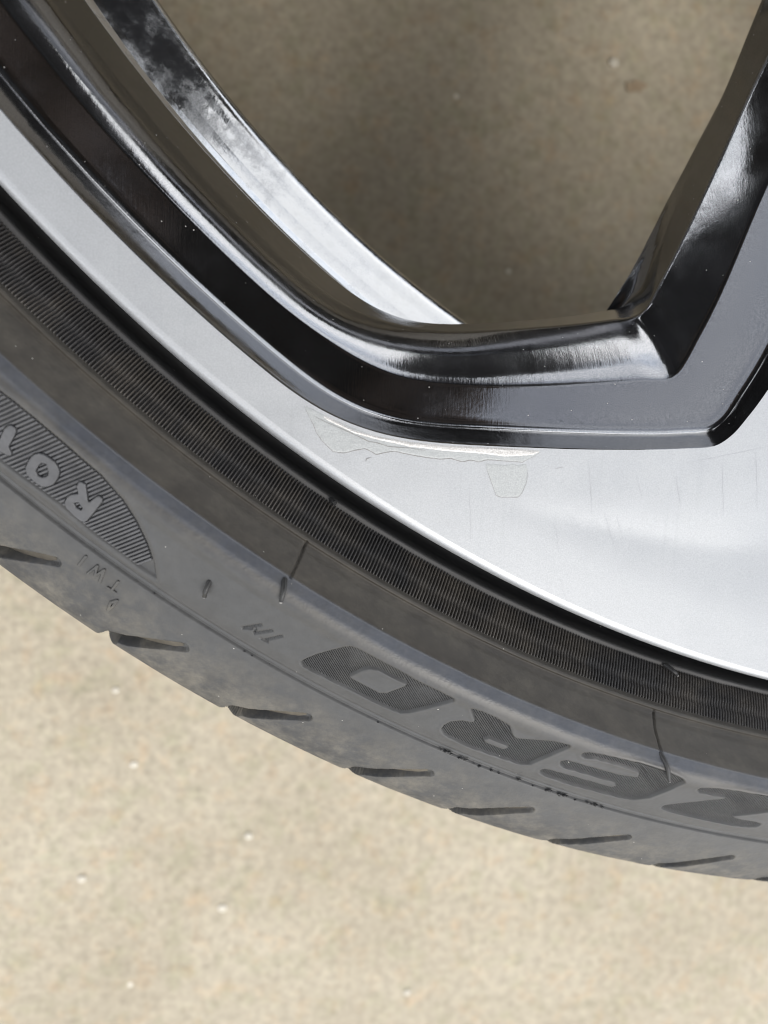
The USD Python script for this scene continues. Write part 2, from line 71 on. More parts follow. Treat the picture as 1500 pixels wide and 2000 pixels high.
DATA = {"LOOPS":{"A":[0,[-192.86,-179.84],[-190.94,-181.83],[-189.01,-183.81],[-187.07,-185.78],[-185.11,-187.73],[-183.13,-189.65],[-181.13,-191.56],[-179.11,-193.46],[-177.08,-195.33],[-175.02,-197.18],[-172.95,-199.0],[-170.85,-200.8],[-168.74,-202.58],[-166.6,-204.34],[-164.45,-206.08],[-162.28,-207.79],[-160.1,-209.48],[-157.89,-211.15],[-155.67,-212.78],[-153.4,-214.35],[-151.08,-215.81],[-148.68,-217.13],[-146.19,-218.29],[-143.73,-219.25],[-141.86,-219.86],[-140.17,-220.34],[-138.56,-220.73],[-137.02,-221.04],[-135.54,-221.28],[-134.09,-221.48],[-132.68,-221.64],[-131.3,-221.76],[-129.95,-221.85],[-128.62,-221.93],[-127.31,-221.98],[-126.03,-222.02],[-124.76,-222.05],[-123.51,-222.07],[-122.28,-222.08],[-121.06,-222.09],[-119.86,-222.1],[-118.67,-222.1],[-117.49,-222.11],[-116.33,-222.11],[-115.18,-222.11],[-114.03,-222.11],[-112.9,-222.1],[-111.77,-222.1],[-110.66,-222.09],[-109.55,-222.09],[-108.45,-222.08],[-107.36,-222.07],[-106.28,-222.06],[-105.2,-222.04],[-104.13,-222.02],[-103.07,-222.0],[-102.02,-221.98],[-100.97,-221.95],[-99.92,-221.92],[-98.88,-221.88],[-97.85,-221.85],[-96.83,-221.81],[-95.8,-221.77],[-94.79,-221.73],[-93.78,-221.69],[-92.77,-221.65],[-91.77,-221.6],[-90.77,-221.56],[-89.78,-221.51],[-88.8,-221.45],[-87.82,-221.39],[-86.85,-221.31],[-85.88,-221.24],[-84.92,-221.16],[-83.96,-221.08],[-83.0,-221.02],[-82.04,-220.95],[-81.08,-220.88],[-80.12,-220.76],[-79.18,-220.58],[-78.29,-220.29],[-77.46,-219.88],[-76.67,-219.37],[-76.25,-219.06],[-75.66,-218.57],[-75.01,-217.97],[-74.35,-217.25],[-73.68,-216.42],[-72.99,-215.53],[-72.27,-214.6],[-71.53,-213.63],[-70.79,-212.59],[-70.05,-211.51],[-69.31,-210.39],[-68.57,-209.21],[-67.84,-207.98],[-67.13,-206.7],[-66.44,-205.38],[-65.75,-204.01],[-65.08,-202.61],[-64.41,-201.17],[-63.75,-199.7],[-63.09,-198.2],[-62.44,-196.67],[-61.79,-195.12],[-61.13,-193.54],[-60.49,-191.93],[-59.84,-190.3],[-59.19,-188.65],[-58.55,-186.97],[-57.9,-185.27],[-57.25,-183.55],[-56.6,-181.81],[-55.95,-180.05],[-55.29,-178.27],[-54.63,-176.48],[-53.96,-174.67],[-53.28,-172.84],[-52.6,-171.0],[-51.9,-169.15],[-51.19,-167.28],[-50.46,-165.41],[-49.72,-163.52],[-48.95,-161.63],[-48.17,-159.72],[-47.37,-157.81],[-46.56,-155.88],[-45.72,-153.95],[-44.87,-152.01],[-44.0,-150.06],[-43.12,-148.09],[-42.24,-146.12],[-41.34,-144.13],[-40.11,-141.38],[-38.89,-138.63],[-37.69,-135.87],[-36.52,-133.1],[-35.37,-130.33],[-34.27,-127.55],[-33.21,-124.75],[-32.2,-121.93],[-31.24,-119.1],[-30.31,-116.23],[-29.4,-113.33],[-28.53,-110.4],[-27.72,-107.46],[-27.07,-104.53],[-26.69,-101.65],[-26.74,-98.86],[-27.74,-95.31],[-29.83,-92.27],[-32.77,-89.86],[-36.27,-87.98],[-40.08,-86.37],[-43.94,-84.77],[-47.67,-83.0],[-51.21,-81.0],[-54.59,-78.8],[-57.87,-76.42],[-61.07,-73.88],[-64.19,-71.19],[-67.23,-68.37],[-70.21,-65.47]],"B":[-5.1000000000000005,[-190.04,-177.22],[-188.16,-179.18],[-186.26,-181.13],[-184.35,-183.07],[-182.42,-184.98],[-180.47,-186.88],[-178.5,-188.77],[-176.52,-190.63],[-174.51,-192.46],[-172.49,-194.28],[-170.44,-196.08],[-168.38,-197.85],[-166.3,-199.6],[-164.2,-201.34],[-162.08,-203.05],[-159.95,-204.74],[-157.8,-206.41],[-155.64,-208.06],[-153.45,-209.67],[-151.24,-211.25],[-148.98,-212.75],[-146.66,-214.16],[-144.27,-215.41],[-141.85,-216.47],[-140.01,-217.13],[-138.32,-217.62],[-136.72,-218.0],[-135.18,-218.3],[-133.69,-218.52],[-132.24,-218.69],[-130.82,-218.81],[-129.44,-218.9],[-128.08,-218.96],[-126.75,-219.01],[-125.44,-219.03],[-124.15,-219.05],[-122.89,-219.05],[-121.64,-219.06],[-120.4,-219.06],[-119.18,-219.06],[-117.98,-219.06],[-116.79,-219.06],[-115.61,-219.06],[-114.44,-219.06],[-113.29,-219.06],[-112.14,-219.06],[-111.01,-219.05],[-109.88,-219.05],[-108.76,-219.04],[-107.65,-219.03],[-106.55,-219.02],[-105.46,-219.01],[-104.38,-219.0],[-103.3,-218.98],[-102.23,-218.97],[-101.16,-218.95],[-100.11,-218.94],[-99.06,-218.92],[-98.01,-218.9],[-96.97,-218.88],[-95.94,-218.86],[-94.91,-218.83],[-93.88,-218.81],[-92.87,-218.78],[-91.85,-218.75],[-90.84,-218.72],[-89.84,-218.68],[-88.84,-218.64],[-87.85,-218.59],[-86.86,-218.53],[-85.88,-218.47],[-84.91,-218.39],[-83.95,-218.3],[-82.98,-218.21],[-82.03,-218.13],[-81.07,-218.05],[-80.11,-217.98],[-79.15,-217.89],[-78.18,-217.76],[-77.23,-217.55],[-76.36,-217.24],[-75.56,-216.81],[-74.81,-216.25],[-74.44,-215.92],[-73.92,-215.4],[-73.36,-214.77],[-72.8,-214.04],[-72.26,-213.2],[-71.72,-212.28],[-71.17,-211.29],[-70.59,-210.27],[-69.97,-209.22],[-69.34,-208.15],[-68.69,-207.03],[-68.05,-205.87],[-67.41,-204.68],[-66.77,-203.44],[-66.15,-202.17],[-65.55,-200.86],[-64.96,-199.51],[-64.38,-198.12],[-63.82,-196.7],[-63.28,-195.25],[-62.74,-193.77],[-62.22,-192.25],[-61.69,-190.71],[-61.17,-189.14],[-60.64,-187.56],[-60.11,-185.95],[-59.56,-184.33],[-59.01,-182.69],[-58.44,-181.04],[-57.86,-179.37],[-57.27,-177.69],[-56.67,-176.0],[-56.06,-174.29],[-55.44,-172.56],[-54.82,-170.82],[-54.19,-169.07],[-53.55,-167.31],[-52.9,-165.53],[-52.25,-163.73],[-51.59,-161.93],[-50.92,-160.11],[-50.24,-158.28],[-49.54,-156.44],[-48.84,-154.59],[-48.12,-152.73],[-47.38,-150.86],[-46.63,-148.99],[-45.86,-147.1],[-45.07,-145.21],[-44.26,-143.31],[-43.12,-140.66],[-41.97,-138.01],[-40.82,-135.35],[-39.68,-132.7],[-38.56,-130.04],[-37.47,-127.37],[-36.41,-124.69],[-35.4,-122.0],[-34.43,-119.29],[-33.5,-116.55],[-32.6,-113.79],[-31.74,-111.0],[-30.97,-108.2],[-30.37,-105.4],[-30.07,-102.64],[-30.21,-99.94],[-31.27,-96.47],[-33.26,-93.42],[-35.96,-90.92],[-39.18,-88.92],[-42.74,-87.21],[-46.43,-85.57],[-50.05,-83.82],[-53.48,-81.88],[-56.74,-79.73],[-59.88,-77.41],[-62.94,-74.95],[-65.91,-72.34],[-68.82,-69.63],[-71.67,-66.84]],"C":[-5.3,[-185.46,-172.94],[-183.62,-174.85],[-181.77,-176.76],[-179.9,-178.65],[-178.02,-180.52],[-176.12,-182.37],[-174.2,-184.21],[-172.26,-186.02],[-170.31,-187.82],[-168.33,-189.59],[-166.34,-191.34],[-164.33,-193.07],[-162.3,-194.78],[-160.25,-196.47],[-158.18,-198.13],[-156.08,-199.76],[-153.95,-201.33],[-151.77,-202.84],[-149.55,-204.28],[-147.28,-205.67],[-144.98,-206.98],[-142.65,-208.23],[-140.27,-209.36],[-138.29,-210.15],[-136.79,-210.65],[-135.43,-211.03],[-134.13,-211.32],[-132.89,-211.54],[-131.69,-211.7],[-130.51,-211.83],[-129.37,-211.92],[-128.25,-211.98],[-127.15,-212.02],[-126.07,-212.04],[-125.01,-212.05],[-123.97,-212.05],[-122.94,-212.05],[-121.92,-212.03],[-120.92,-212.01],[-119.94,-211.99],[-118.96,-211.96],[-118.0,-211.92],[-117.04,-211.88],[-116.1,-211.84],[-115.16,-211.79],[-114.24,-211.74],[-113.32,-211.69],[-112.41,-211.63],[-111.51,-211.57],[-110.61,-211.5],[-109.72,-211.43],[-108.84,-211.35],[-107.96,-211.28],[-107.09,-211.2],[-106.23,-211.11],[-105.37,-211.03],[-104.52,-210.95],[-103.67,-210.86],[-102.83,-210.77],[-101.99,-210.69],[-101.15,-210.6],[-100.32,-210.52],[-99.5,-210.43],[-98.68,-210.35],[-97.86,-210.26],[-97.05,-210.17],[-96.24,-210.08],[-95.44,-209.99],[-94.64,-209.9],[-93.85,-209.8],[-93.06,-209.7],[-92.28,-209.6],[-91.5,-209.5],[-90.72,-209.4],[-89.94,-209.31],[-89.15,-209.24],[-88.35,-209.19],[-87.55,-209.14],[-86.77,-209.08],[-86.01,-208.97],[-85.29,-208.77],[-84.59,-208.41],[-83.99,-207.96],[-83.68,-207.65],[-83.27,-207.12],[-82.84,-206.43],[-82.4,-205.66],[-81.96,-204.82],[-81.51,-203.92],[-81.05,-202.97],[-80.57,-201.98],[-80.06,-200.97],[-79.54,-199.92],[-79.01,-198.84],[-78.48,-197.72],[-77.95,-196.56],[-77.42,-195.37],[-76.89,-194.14],[-76.38,-192.88],[-75.87,-191.59],[-75.36,-190.27],[-74.86,-188.92],[-74.37,-187.55],[-73.87,-186.16],[-73.37,-184.74],[-72.86,-183.3],[-72.35,-181.84],[-71.82,-180.37],[-71.28,-178.88],[-70.72,-177.38],[-70.14,-175.87],[-69.54,-174.35],[-68.9,-172.83],[-68.24,-171.3],[-67.55,-169.76],[-66.84,-168.22],[-66.1,-166.67],[-65.35,-165.1],[-64.59,-163.53],[-63.83,-161.94],[-63.07,-160.33],[-62.33,-158.71],[-61.59,-157.06],[-60.87,-155.39],[-60.16,-153.71],[-59.46,-152.0],[-58.77,-150.28],[-58.09,-148.54],[-57.4,-146.78],[-56.72,-145.01],[-56.04,-143.23],[-55.36,-141.43],[-54.67,-139.63],[-53.77,-137.3],[-52.87,-134.97],[-51.95,-132.64],[-51.02,-130.33],[-50.06,-128.02],[-49.09,-125.72],[-48.11,-123.42],[-47.13,-121.12],[-46.17,-118.82],[-45.22,-116.5],[-44.31,-114.17],[-43.44,-111.82],[-42.64,-109.46],[-42.0,-107.08],[-41.6,-104.7],[-41.54,-102.34],[-42.14,-99.15],[-43.49,-96.24],[-45.5,-93.72],[-48.02,-91.62],[-50.93,-89.8],[-54.05,-88.1],[-57.18,-86.36],[-60.19,-84.51],[-63.04,-82.51],[-65.78,-80.38],[-68.44,-78.14],[-71.03,-75.81],[-73.56,-73.39],[-76.06,-70.93]],"D":[-13.700000000000001,[-179.73,-167.6],[-177.93,-169.47],[-176.13,-171.32],[-174.31,-173.17],[-172.47,-174.99],[-170.62,-176.8],[-168.75,-178.59],[-166.85,-180.36],[-164.94,-182.11],[-163.01,-183.84],[-161.07,-185.55],[-159.11,-187.24],[-157.13,-188.91],[-155.13,-190.56],[-153.1,-192.18],[-151.05,-193.76],[-148.96,-195.27],[-146.81,-196.69],[-144.58,-197.97],[-142.28,-199.08],[-139.89,-200.0],[-137.43,-200.76],[-134.93,-201.34],[-133.13,-201.65],[-131.78,-201.82],[-130.57,-201.94],[-129.43,-202.02],[-128.35,-202.07],[-127.31,-202.1],[-126.3,-202.11],[-125.32,-202.1],[-124.36,-202.07],[-123.43,-202.03],[-122.51,-201.98],[-121.61,-201.92],[-120.72,-201.85],[-119.85,-201.78],[-118.99,-201.69],[-118.15,-201.6],[-117.31,-201.51],[-116.49,-201.41],[-115.67,-201.31],[-114.86,-201.21],[-114.06,-201.11],[-113.27,-201.01],[-112.48,-200.91],[-111.71,-200.8],[-110.94,-200.7],[-110.17,-200.6],[-109.41,-200.49],[-108.66,-200.39],[-107.91,-200.29],[-107.17,-200.18],[-106.43,-200.08],[-105.7,-199.98],[-104.97,-199.88],[-104.25,-199.77],[-103.53,-199.67],[-102.82,-199.56],[-102.11,-199.46],[-101.4,-199.35],[-100.7,-199.24],[-100.01,-199.13],[-99.31,-199.02],[-98.62,-198.91],[-97.94,-198.79],[-97.26,-198.67],[-96.59,-198.55],[-95.92,-198.42],[-95.25,-198.3],[-94.59,-198.17],[-93.93,-198.05],[-93.27,-197.93],[-92.61,-197.81],[-91.94,-197.7],[-91.27,-197.6],[-90.6,-197.5],[-89.94,-197.39],[-89.28,-197.25],[-88.66,-197.06],[-88.06,-196.82],[-87.49,-196.51],[-86.99,-196.13],[-86.71,-195.85],[-86.34,-195.41],[-85.95,-194.85],[-85.56,-194.2],[-85.19,-193.46],[-84.83,-192.66],[-84.46,-191.82],[-84.06,-190.95],[-83.63,-190.06],[-83.19,-189.15],[-82.73,-188.21],[-82.26,-187.24],[-81.78,-186.25],[-81.3,-185.22],[-80.81,-184.17],[-80.33,-183.09],[-79.84,-181.99],[-79.34,-180.87],[-78.84,-179.72],[-78.34,-178.56],[-77.84,-177.37],[-77.33,-176.17],[-76.82,-174.95],[-76.3,-173.71],[-75.78,-172.46],[-75.26,-171.19],[-74.73,-169.9],[-74.19,-168.6],[-73.65,-167.29],[-73.11,-165.96],[-72.56,-164.62],[-72.01,-163.26],[-71.45,-161.89],[-70.88,-160.51],[-70.31,-159.12],[-69.73,-157.71],[-69.14,-156.3],[-68.54,-154.88],[-67.94,-153.45],[-67.31,-152.01],[-66.67,-150.57],[-66.02,-149.12],[-65.35,-147.67],[-64.65,-146.22],[-63.94,-144.76],[-63.21,-143.3],[-62.45,-141.83],[-61.69,-140.36],[-60.91,-138.89],[-60.13,-137.4],[-59.14,-135.51],[-58.17,-133.61],[-57.22,-131.7],[-56.31,-129.77],[-55.42,-127.83],[-54.56,-125.88],[-53.74,-123.91],[-52.95,-121.92],[-52.2,-119.92],[-51.48,-117.91],[-50.8,-115.88],[-50.19,-113.84],[-49.66,-111.78],[-49.25,-109.72],[-49.04,-107.66],[-49.05,-105.61],[-49.6,-102.58],[-50.79,-99.76],[-52.54,-97.27],[-54.77,-95.13],[-57.36,-93.26],[-60.15,-91.52],[-62.98,-89.77],[-65.72,-87.93],[-68.35,-85.99],[-70.88,-83.94],[-73.35,-81.81],[-75.75,-79.6],[-78.11,-77.33],[-80.45,-75.02]],"E":[-23.2,[-175.93,-164.05],[-174.18,-165.87],[-172.42,-167.68],[-170.64,-169.47],[-168.85,-171.24],[-167.04,-173.0],[-165.21,-174.73],[-163.37,-176.45],[-161.5,-178.15],[-159.62,-179.83],[-157.73,-181.5],[-155.82,-183.15],[-153.9,-184.78],[-151.96,-186.39],[-150.0,-187.98],[-148.02,-189.54],[-146.02,-191.07],[-143.99,-192.55],[-141.91,-193.96],[-139.77,-195.28],[-137.57,-196.46],[-135.3,-197.47],[-132.96,-198.29],[-131.13,-198.77],[-129.75,-199.04],[-128.5,-199.22],[-127.33,-199.34],[-126.21,-199.41],[-125.12,-199.44],[-124.07,-199.45],[-123.05,-199.43],[-122.06,-199.39],[-121.08,-199.34],[-120.12,-199.27],[-119.18,-199.19],[-118.26,-199.11],[-117.35,-199.02],[-116.45,-198.93],[-115.57,-198.84],[-114.7,-198.74],[-113.83,-198.64],[-112.98,-198.54],[-112.14,-198.44],[-111.3,-198.34],[-110.48,-198.23],[-109.66,-198.12],[-108.85,-198.02],[-108.04,-197.91],[-107.24,-197.8],[-106.45,-197.68],[-105.67,-197.57],[-104.89,-197.46],[-104.12,-197.34],[-103.35,-197.22],[-102.59,-197.1],[-101.83,-196.98],[-101.07,-196.86],[-100.33,-196.73],[-99.58,-196.6],[-98.84,-196.48],[-98.11,-196.35],[-97.38,-196.22],[-96.66,-196.08],[-95.93,-195.94],[-95.22,-195.8],[-94.51,-195.65],[-93.8,-195.5],[-93.11,-195.35],[-92.41,-195.19],[-91.72,-195.03],[-91.03,-194.87],[-90.35,-194.72],[-89.66,-194.56],[-88.98,-194.41],[-88.3,-194.26],[-87.62,-194.1],[-86.94,-193.92],[-86.27,-193.7],[-85.61,-193.45],[-84.99,-193.15],[-84.41,-192.8],[-83.87,-192.41],[-83.37,-191.96],[-83.11,-191.7],[-82.76,-191.3],[-82.39,-190.8],[-82.02,-190.22],[-81.68,-189.57],[-81.37,-188.85],[-81.08,-188.07],[-80.79,-187.25],[-80.49,-186.38],[-80.19,-185.49],[-79.87,-184.57],[-79.53,-183.63],[-79.18,-182.67],[-78.82,-181.69],[-78.45,-180.68],[-78.09,-179.65],[-77.71,-178.6],[-77.33,-177.53],[-76.94,-176.44],[-76.54,-175.34],[-76.12,-174.23],[-75.7,-173.11],[-75.27,-171.97],[-74.83,-170.81],[-74.38,-169.65],[-73.92,-168.47],[-73.46,-167.27],[-72.99,-166.07],[-72.51,-164.85],[-72.03,-163.62],[-71.54,-162.38],[-71.05,-161.12],[-70.56,-159.86],[-70.07,-158.58],[-69.57,-157.28],[-69.08,-155.98],[-68.58,-154.66],[-68.09,-153.33],[-67.6,-151.98],[-67.11,-150.63],[-66.63,-149.26],[-66.14,-147.88],[-65.65,-146.49],[-65.17,-145.09],[-64.68,-143.68],[-64.18,-142.25],[-63.69,-140.82],[-63.19,-139.38],[-62.68,-137.94],[-62.16,-136.48],[-61.48,-134.57],[-60.79,-132.67],[-60.08,-130.77],[-59.37,-128.87],[-58.65,-126.97],[-57.93,-125.08],[-57.2,-123.18],[-56.47,-121.28],[-55.75,-119.38],[-55.05,-117.47],[-54.39,-115.56],[-53.81,-113.63],[-53.35,-111.69],[-53.04,-109.74],[-52.93,-107.78],[-53.02,-105.83],[-53.59,-102.97],[-54.68,-100.28],[-56.26,-97.85],[-58.27,-95.72],[-60.59,-93.84],[-63.1,-92.09],[-65.66,-90.37],[-68.18,-88.59],[-70.62,-86.73],[-72.97,-84.79],[-75.27,-82.77],[-77.52,-80.68],[-79.73,-78.55],[-81.91,-76.38]]},"GLYPH":{"O":[[[298.59,-120.107],[297.55,-120.04],[295.74,-119.874],[293.78,-119.623],[292.15,-119.386],[291.5,-119.273],[291.23,-119.03],[291.2,-118.396],[291.19,-117.6],[291.42,-116.84],[291.33,-116.029],[291.43,-115.491],[291.75,-115.423],[292.9,-115.577],[295.59,-115.949],[297.56,-116.244],[298.36,-116.439],[298.65,-116.803],[298.76,-117.807],[298.85,-118.824],[299.09,-119.795],[299.05,-119.988]],[[296.45,-118.642],[294.18,-118.451],[293.35,-118.325],[292.89,-118.089],[292.85,-117.563],[292.75,-117.043],[293.14,-116.965],[293.88,-117.028],[296.13,-117.257],[296.85,-117.462],[296.79,-118.082],[296.75,-118.544]]],"R":[[[291.73,-114.785],[292.85,-114.495],[293.71,-114.285],[294.28,-114.335],[294.69,-114.644],[295.76,-114.894],[296.97,-114.968],[298.0,-114.936],[298.72,-114.713],[298.95,-114.424],[299.07,-113.619],[298.59,-112.097],[298.49,-111.852],[297.7,-111.57],[295.42,-111.381],[291.65,-111.04],[291.05,-111.08],[291.46,-111.612],[293.35,-112.506],[293.84,-112.728],[293.34,-112.944],[291.86,-113.294],[291.46,-113.851],[291.44,-114.382]],[[296.5,-113.586],[295.75,-113.481],[295.71,-113.13],[295.75,-112.747],[296.13,-112.629],[296.87,-112.736],[296.91,-113.049],[296.95,-113.398]]],"E":[[[292.21,-110.424],[291.56,-110.45],[291.07,-110.31],[290.56,-109.747],[289.97,-108.439],[290.03,-107.376],[290.51,-106.666],[291.09,-106.502],[293.31,-106.641],[296.63,-106.982],[298.14,-107.403],[298.55,-107.879],[298.8,-109.018],[299.16,-109.988],[299.02,-110.822],[298.75,-111.005],[298.13,-111.06],[297.61,-110.978],[297.29,-110.338],[297.0,-109.303],[296.84,-108.444],[296.15,-108.349],[295.4,-108.554],[295.58,-109.53],[295.9,-110.498],[295.56,-110.711],[294.86,-110.783],[294.25,-110.658],[293.98,-109.73],[293.71,-108.668],[293.01,-108.022],[292.15,-108.105],[291.64,-108.274],[291.61,-109.161],[291.97,-109.978],[292.47,-110.24]],None],"Z":[[[292.0,-105.796],[291.4,-105.797],[290.68,-105.312],[290.2,-104.401],[289.96,-103.156],[289.98,-102.504],[290.47,-101.935],[291.57,-101.815],[293.44,-102.519],[295.06,-103.099],[296.21,-103.545],[296.57,-103.57],[296.86,-103.216],[296.84,-102.503],[297.0,-102.257],[297.92,-102.314],[298.44,-102.573],[298.71,-103.114],[298.72,-104.195],[298.71,-105.054],[298.66,-105.91],[298.39,-106.188],[297.59,-106.193],[296.13,-105.76],[294.12,-105.088],[292.6,-104.566],[292.23,-104.524],[292.18,-104.683],[292.46,-105.631]],None],"r":[[[298.98,-127.882],[298.73,-127.805],[298.31,-127.765],[296.23,-127.747],[294.24,-127.741],[293.71,-127.789],[293.63,-127.888],[294.01,-127.948],[295.8,-128.031],[294.87,-128.179],[293.54,-128.396],[293.58,-128.497],[293.9,-128.564],[294.63,-128.563],[295.07,-128.475],[295.51,-128.386],[296.33,-128.536],[297.23,-128.589],[298.09,-128.56],[298.52,-128.49],[298.73,-128.394],[298.97,-128.116]],[[297.23,-128.358],[296.62,-128.253],[296.96,-128.069],[297.48,-128.061],[297.54,-128.143],[297.58,-128.245]]],"o":[[[294.95,-129.974],[294.33,-129.889],[293.93,-129.761],[293.79,-129.602],[293.77,-129.446],[294.04,-129.307],[294.49,-129.182],[295.15,-129.121],[295.78,-129.099],[296.84,-129.097],[297.67,-129.178],[298.12,-129.249],[298.38,-129.325],[298.51,-129.506],[298.47,-129.653],[298.42,-129.799],[298.11,-129.889],[297.55,-129.971],[296.91,-129.991],[295.84,-130.01]],[[295.25,-129.692],[294.9,-129.575],[295.36,-129.431],[296.16,-129.355],[296.7,-129.379],[297.1,-129.439],[297.29,-129.523],[297.31,-129.592],[296.98,-129.701],[295.91,-129.72]]],"t":[[[294.03,-130.961],[293.7,-130.894],[293.62,-130.816],[293.91,-130.73],[294.65,-130.695],[296.75,-130.663],[297.21,-130.504],[297.6,-130.476],[297.88,-130.532],[298.29,-130.805],[298.79,-131.241],[298.44,-131.316],[297.75,-131.304],[296.64,-130.956],[295.4,-130.994],[294.84,-131.005]],None]},"TM":[[[298.53,-121.617],[298.4,-121.335]],[[298.46,-121.471],[296.05,-121.128]],[[298.39,-121.858],[296.07,-121.472]],[[298.65,-122.246],[296.2,-121.851]],[[298.39,-121.858],[297.39,-121.89]],[[297.39,-121.89],[298.65,-122.246]]],"TWI":[[[305.88,-127.191],[303.63,-127.187]],[[306.05,-126.845],[303.74,-126.757],[305.65,-126.635],[303.64,-126.533],[306.12,-126.419]],[[306.12,-125.999],[303.97,-126.004]],[[306.02,-126.138],[306.0,-125.867]],[[309.89,-125.713],[308.59,-125.67],[307.09,-125.689],[308.13,-125.794],[309.89,-125.713]]],"PATCH_UP":[[291.17,-132.67],[290.84,-131.67],[290.62,-131.227],[290.48,-130.548],[290.53,-129.616],[290.69,-128.893],[290.84,-128.168],[291.84,-127.331],[293.33,-126.659],[295.3,-126.033],[297.57,-125.514],[299.33,-125.244]],"PATCH_LO":[[299.55,-131.721],[299.51,-130.667],[299.32,-129.892],[298.94,-128.692],[299.44,-127.596],[299.61,-126.37],[299.73,-126.065],[299.56,-125.215]],"VENT":[[[294.63,-123.928],[296.76,-123.76]],[[287.62,-122.176],[290.6,-121.912]],[[287.22,-107.798],[291.08,-107.173]]],"VENT2":[[[273.36,-121.975],[274.14,-121.811]],[[273.33,-107.275],[275.07,-106.717]]],"SEAM":[[[281.6,-122.03],[283.36,-122.012],[285.37,-122.019],[287.01,-122.06]],[[281.98,-107.585],[284.1,-107.705],[285.79,-107.74],[287.2,-107.776]]],"BLISTER":[[[-150.61,-217.02],[-150.35,-217.64],[-149.84,-218.57],[-149.06,-219.98],[-148.54,-221.16],[-147.69,-222.33],[-146.68,-223.25],[-145.84,-224.03],[-144.03,-224.2],[-142.56,-223.74],[-140.76,-223.34],[-139.91,-223.64],[-138.8,-224.25],[-137.56,-223.87],[-135.9,-223.56],[-133.33,-224.04],[-130.76,-224.36],[-128.16,-224.6],[-126.44,-224.37],[-125.12,-224.74],[-124.24,-224.87],[-123.12,-224.5],[-121.61,-224.78],[-120.3,-224.39],[-118.53,-224.41],[-115.84,-224.49],[-114.04,-224.59],[-113.17,-224.05],[-111.85,-223.4],[-110.9,-222.68],[-112.37,-222.44],[-115.97,-222.45],[-127.67,-222.41],[-133.43,-222.07],[-139.1,-221.32],[-142.7,-220.17],[-146.85,-218.59],[-149.15,-217.5]],[[-120.27,-224.98],[-120.12,-226.08],[-119.5,-227.5],[-118.88,-228.93],[-118.26,-230.28],[-117.44,-230.51],[-114.38,-230.43],[-113.71,-229.63],[-113.17,-228.16],[-112.92,-226.43],[-113.39,-224.74],[-114.46,-225.03],[-115.82,-224.83],[-117.15,-225.13],[-118.49,-225.01]],[[-148.65,-218.04],[-146.82,-219.23],[-142.67,-220.98],[-139.07,-221.81],[-135.95,-222.33],[-133.39,-222.81],[-130.83,-222.95],[-127.63,-223.24],[-124.76,-223.3],[-120.36,-223.47],[-117.23,-223.77],[-115.0,-223.61],[-112.31,-223.33],[-111.25,-222.87],[-111.09,-222.52],[-115.98,-222.33],[-127.68,-222.29],[-133.43,-221.98],[-139.1,-221.24],[-142.69,-220.42],[-146.85,-218.55]]],"CRACK":[[[-150.61,-217.02],[-150.35,-217.64],[-149.84,-218.57],[-149.06,-219.98],[-148.54,-221.16],[-147.69,-222.33],[-146.68,-223.25],[-145.84,-224.03],[-144.03,-224.2],[-142.56,-223.74],[-140.76,-223.34],[-139.91,-223.64],[-138.8,-224.25],[-137.56,-223.87],[-135.9,-223.56],[-133.33,-224.04],[-130.76,-224.36],[-128.16,-224.6],[-126.44,-224.37],[-125.12,-224.74],[-124.24,-224.87],[-123.12,-224.5],[-121.61,-224.78],[-120.3,-224.39],[-118.53,-224.41],[-115.84,-224.49],[-114.04,-224.59],[-113.17,-224.05],[-111.85,-223.4],[-110.9,-222.68]],[[-149.11,-218.54],[-146.81,-219.55],[-141.83,-221.43],[-140.14,-222.18],[-139.05,-222.3],[-136.77,-222.86],[-133.38,-222.97],[-130.81,-223.28]],[[-120.28,-224.82],[-120.12,-226.08],[-119.5,-227.5],[-118.88,-228.93],[-118.26,-230.28],[-117.44,-230.51],[-114.38,-230.43],[-113.71,-229.63],[-113.17,-228.16],[-112.92,-226.43],[-113.29,-224.99]],[[-140.5,-225.46],[-140.36,-224.96],[-139.54,-224.69]],[[-108.06,-225.41],[-106.7,-225.1]]],"SCRATCH":[[[-102.14,-223.9],[-100.76,-233.49]],[[-93.14,-226.22],[-91.66,-230.16]],[[-106.96,-227.97],[-106.1,-227.07],[-105.42,-227.49]],[[-105.14,-227.48],[-104.74,-229.21]],[[-115.42,-231.23],[-115.05,-235.54]],[[-122.96,-228.88],[-122.16,-238.25]],[[-107.43,-234.51],[-106.41,-239.77]],[[-98.66,-232.56],[-95.16,-240.52]],[[-70.72,-220.05],[-68.78,-231.85]],[[-83.92,-223.69],[-68.14,-220.12]],[[-105.81,-244.19],[-104.09,-248.66]],[[-126.8,-234.07],[-125.83,-235.75]],[[-85.68,-225.98],[-84.22,-231.32]],[[-96.21,-233.39],[-94.22,-237.81]],[[-77.01,-222.99],[-75.64,-232.93]]],"GROUND":[[-0.0032,-0.0555],[-0.1613,-0.4322],[-0.2204,-0.4142],[-0.0751,-0.4814],[-0.1509,-0.3994],[-0.2074,-0.3318],[-0.1996,-0.3645]],"STAIN":[[0.0077,-0.0643]]}

# ------------------------------------------------------------------ helpers
USED = {}


def numbered(parent, name):
    k = USED.get((parent, name), 0)
    USED[(parent, name)] = k + 1
    return f'{parent}/{name}' + (f'_{k:03d}' if k else '')


def tag(prim, label=None, cat=None, kind=None, group=None):
    for k, v in (('label', label), ('category', cat), ('kind', kind), ('group', group)):
        if v:
            prim.SetCustomDataByKey(k, v)
    return prim


def xform(name, loc=(0, 0, 0), parent='/World'):
    x = UsdGeom.Xform.Define(stage, numbered(parent, name))
    x.AddTranslateOp().Set(Gf.Vec3d(*loc))
    return x.GetPrim()


def path_of(p):
    return p if isinstance(p, str) else str(p.GetPath())


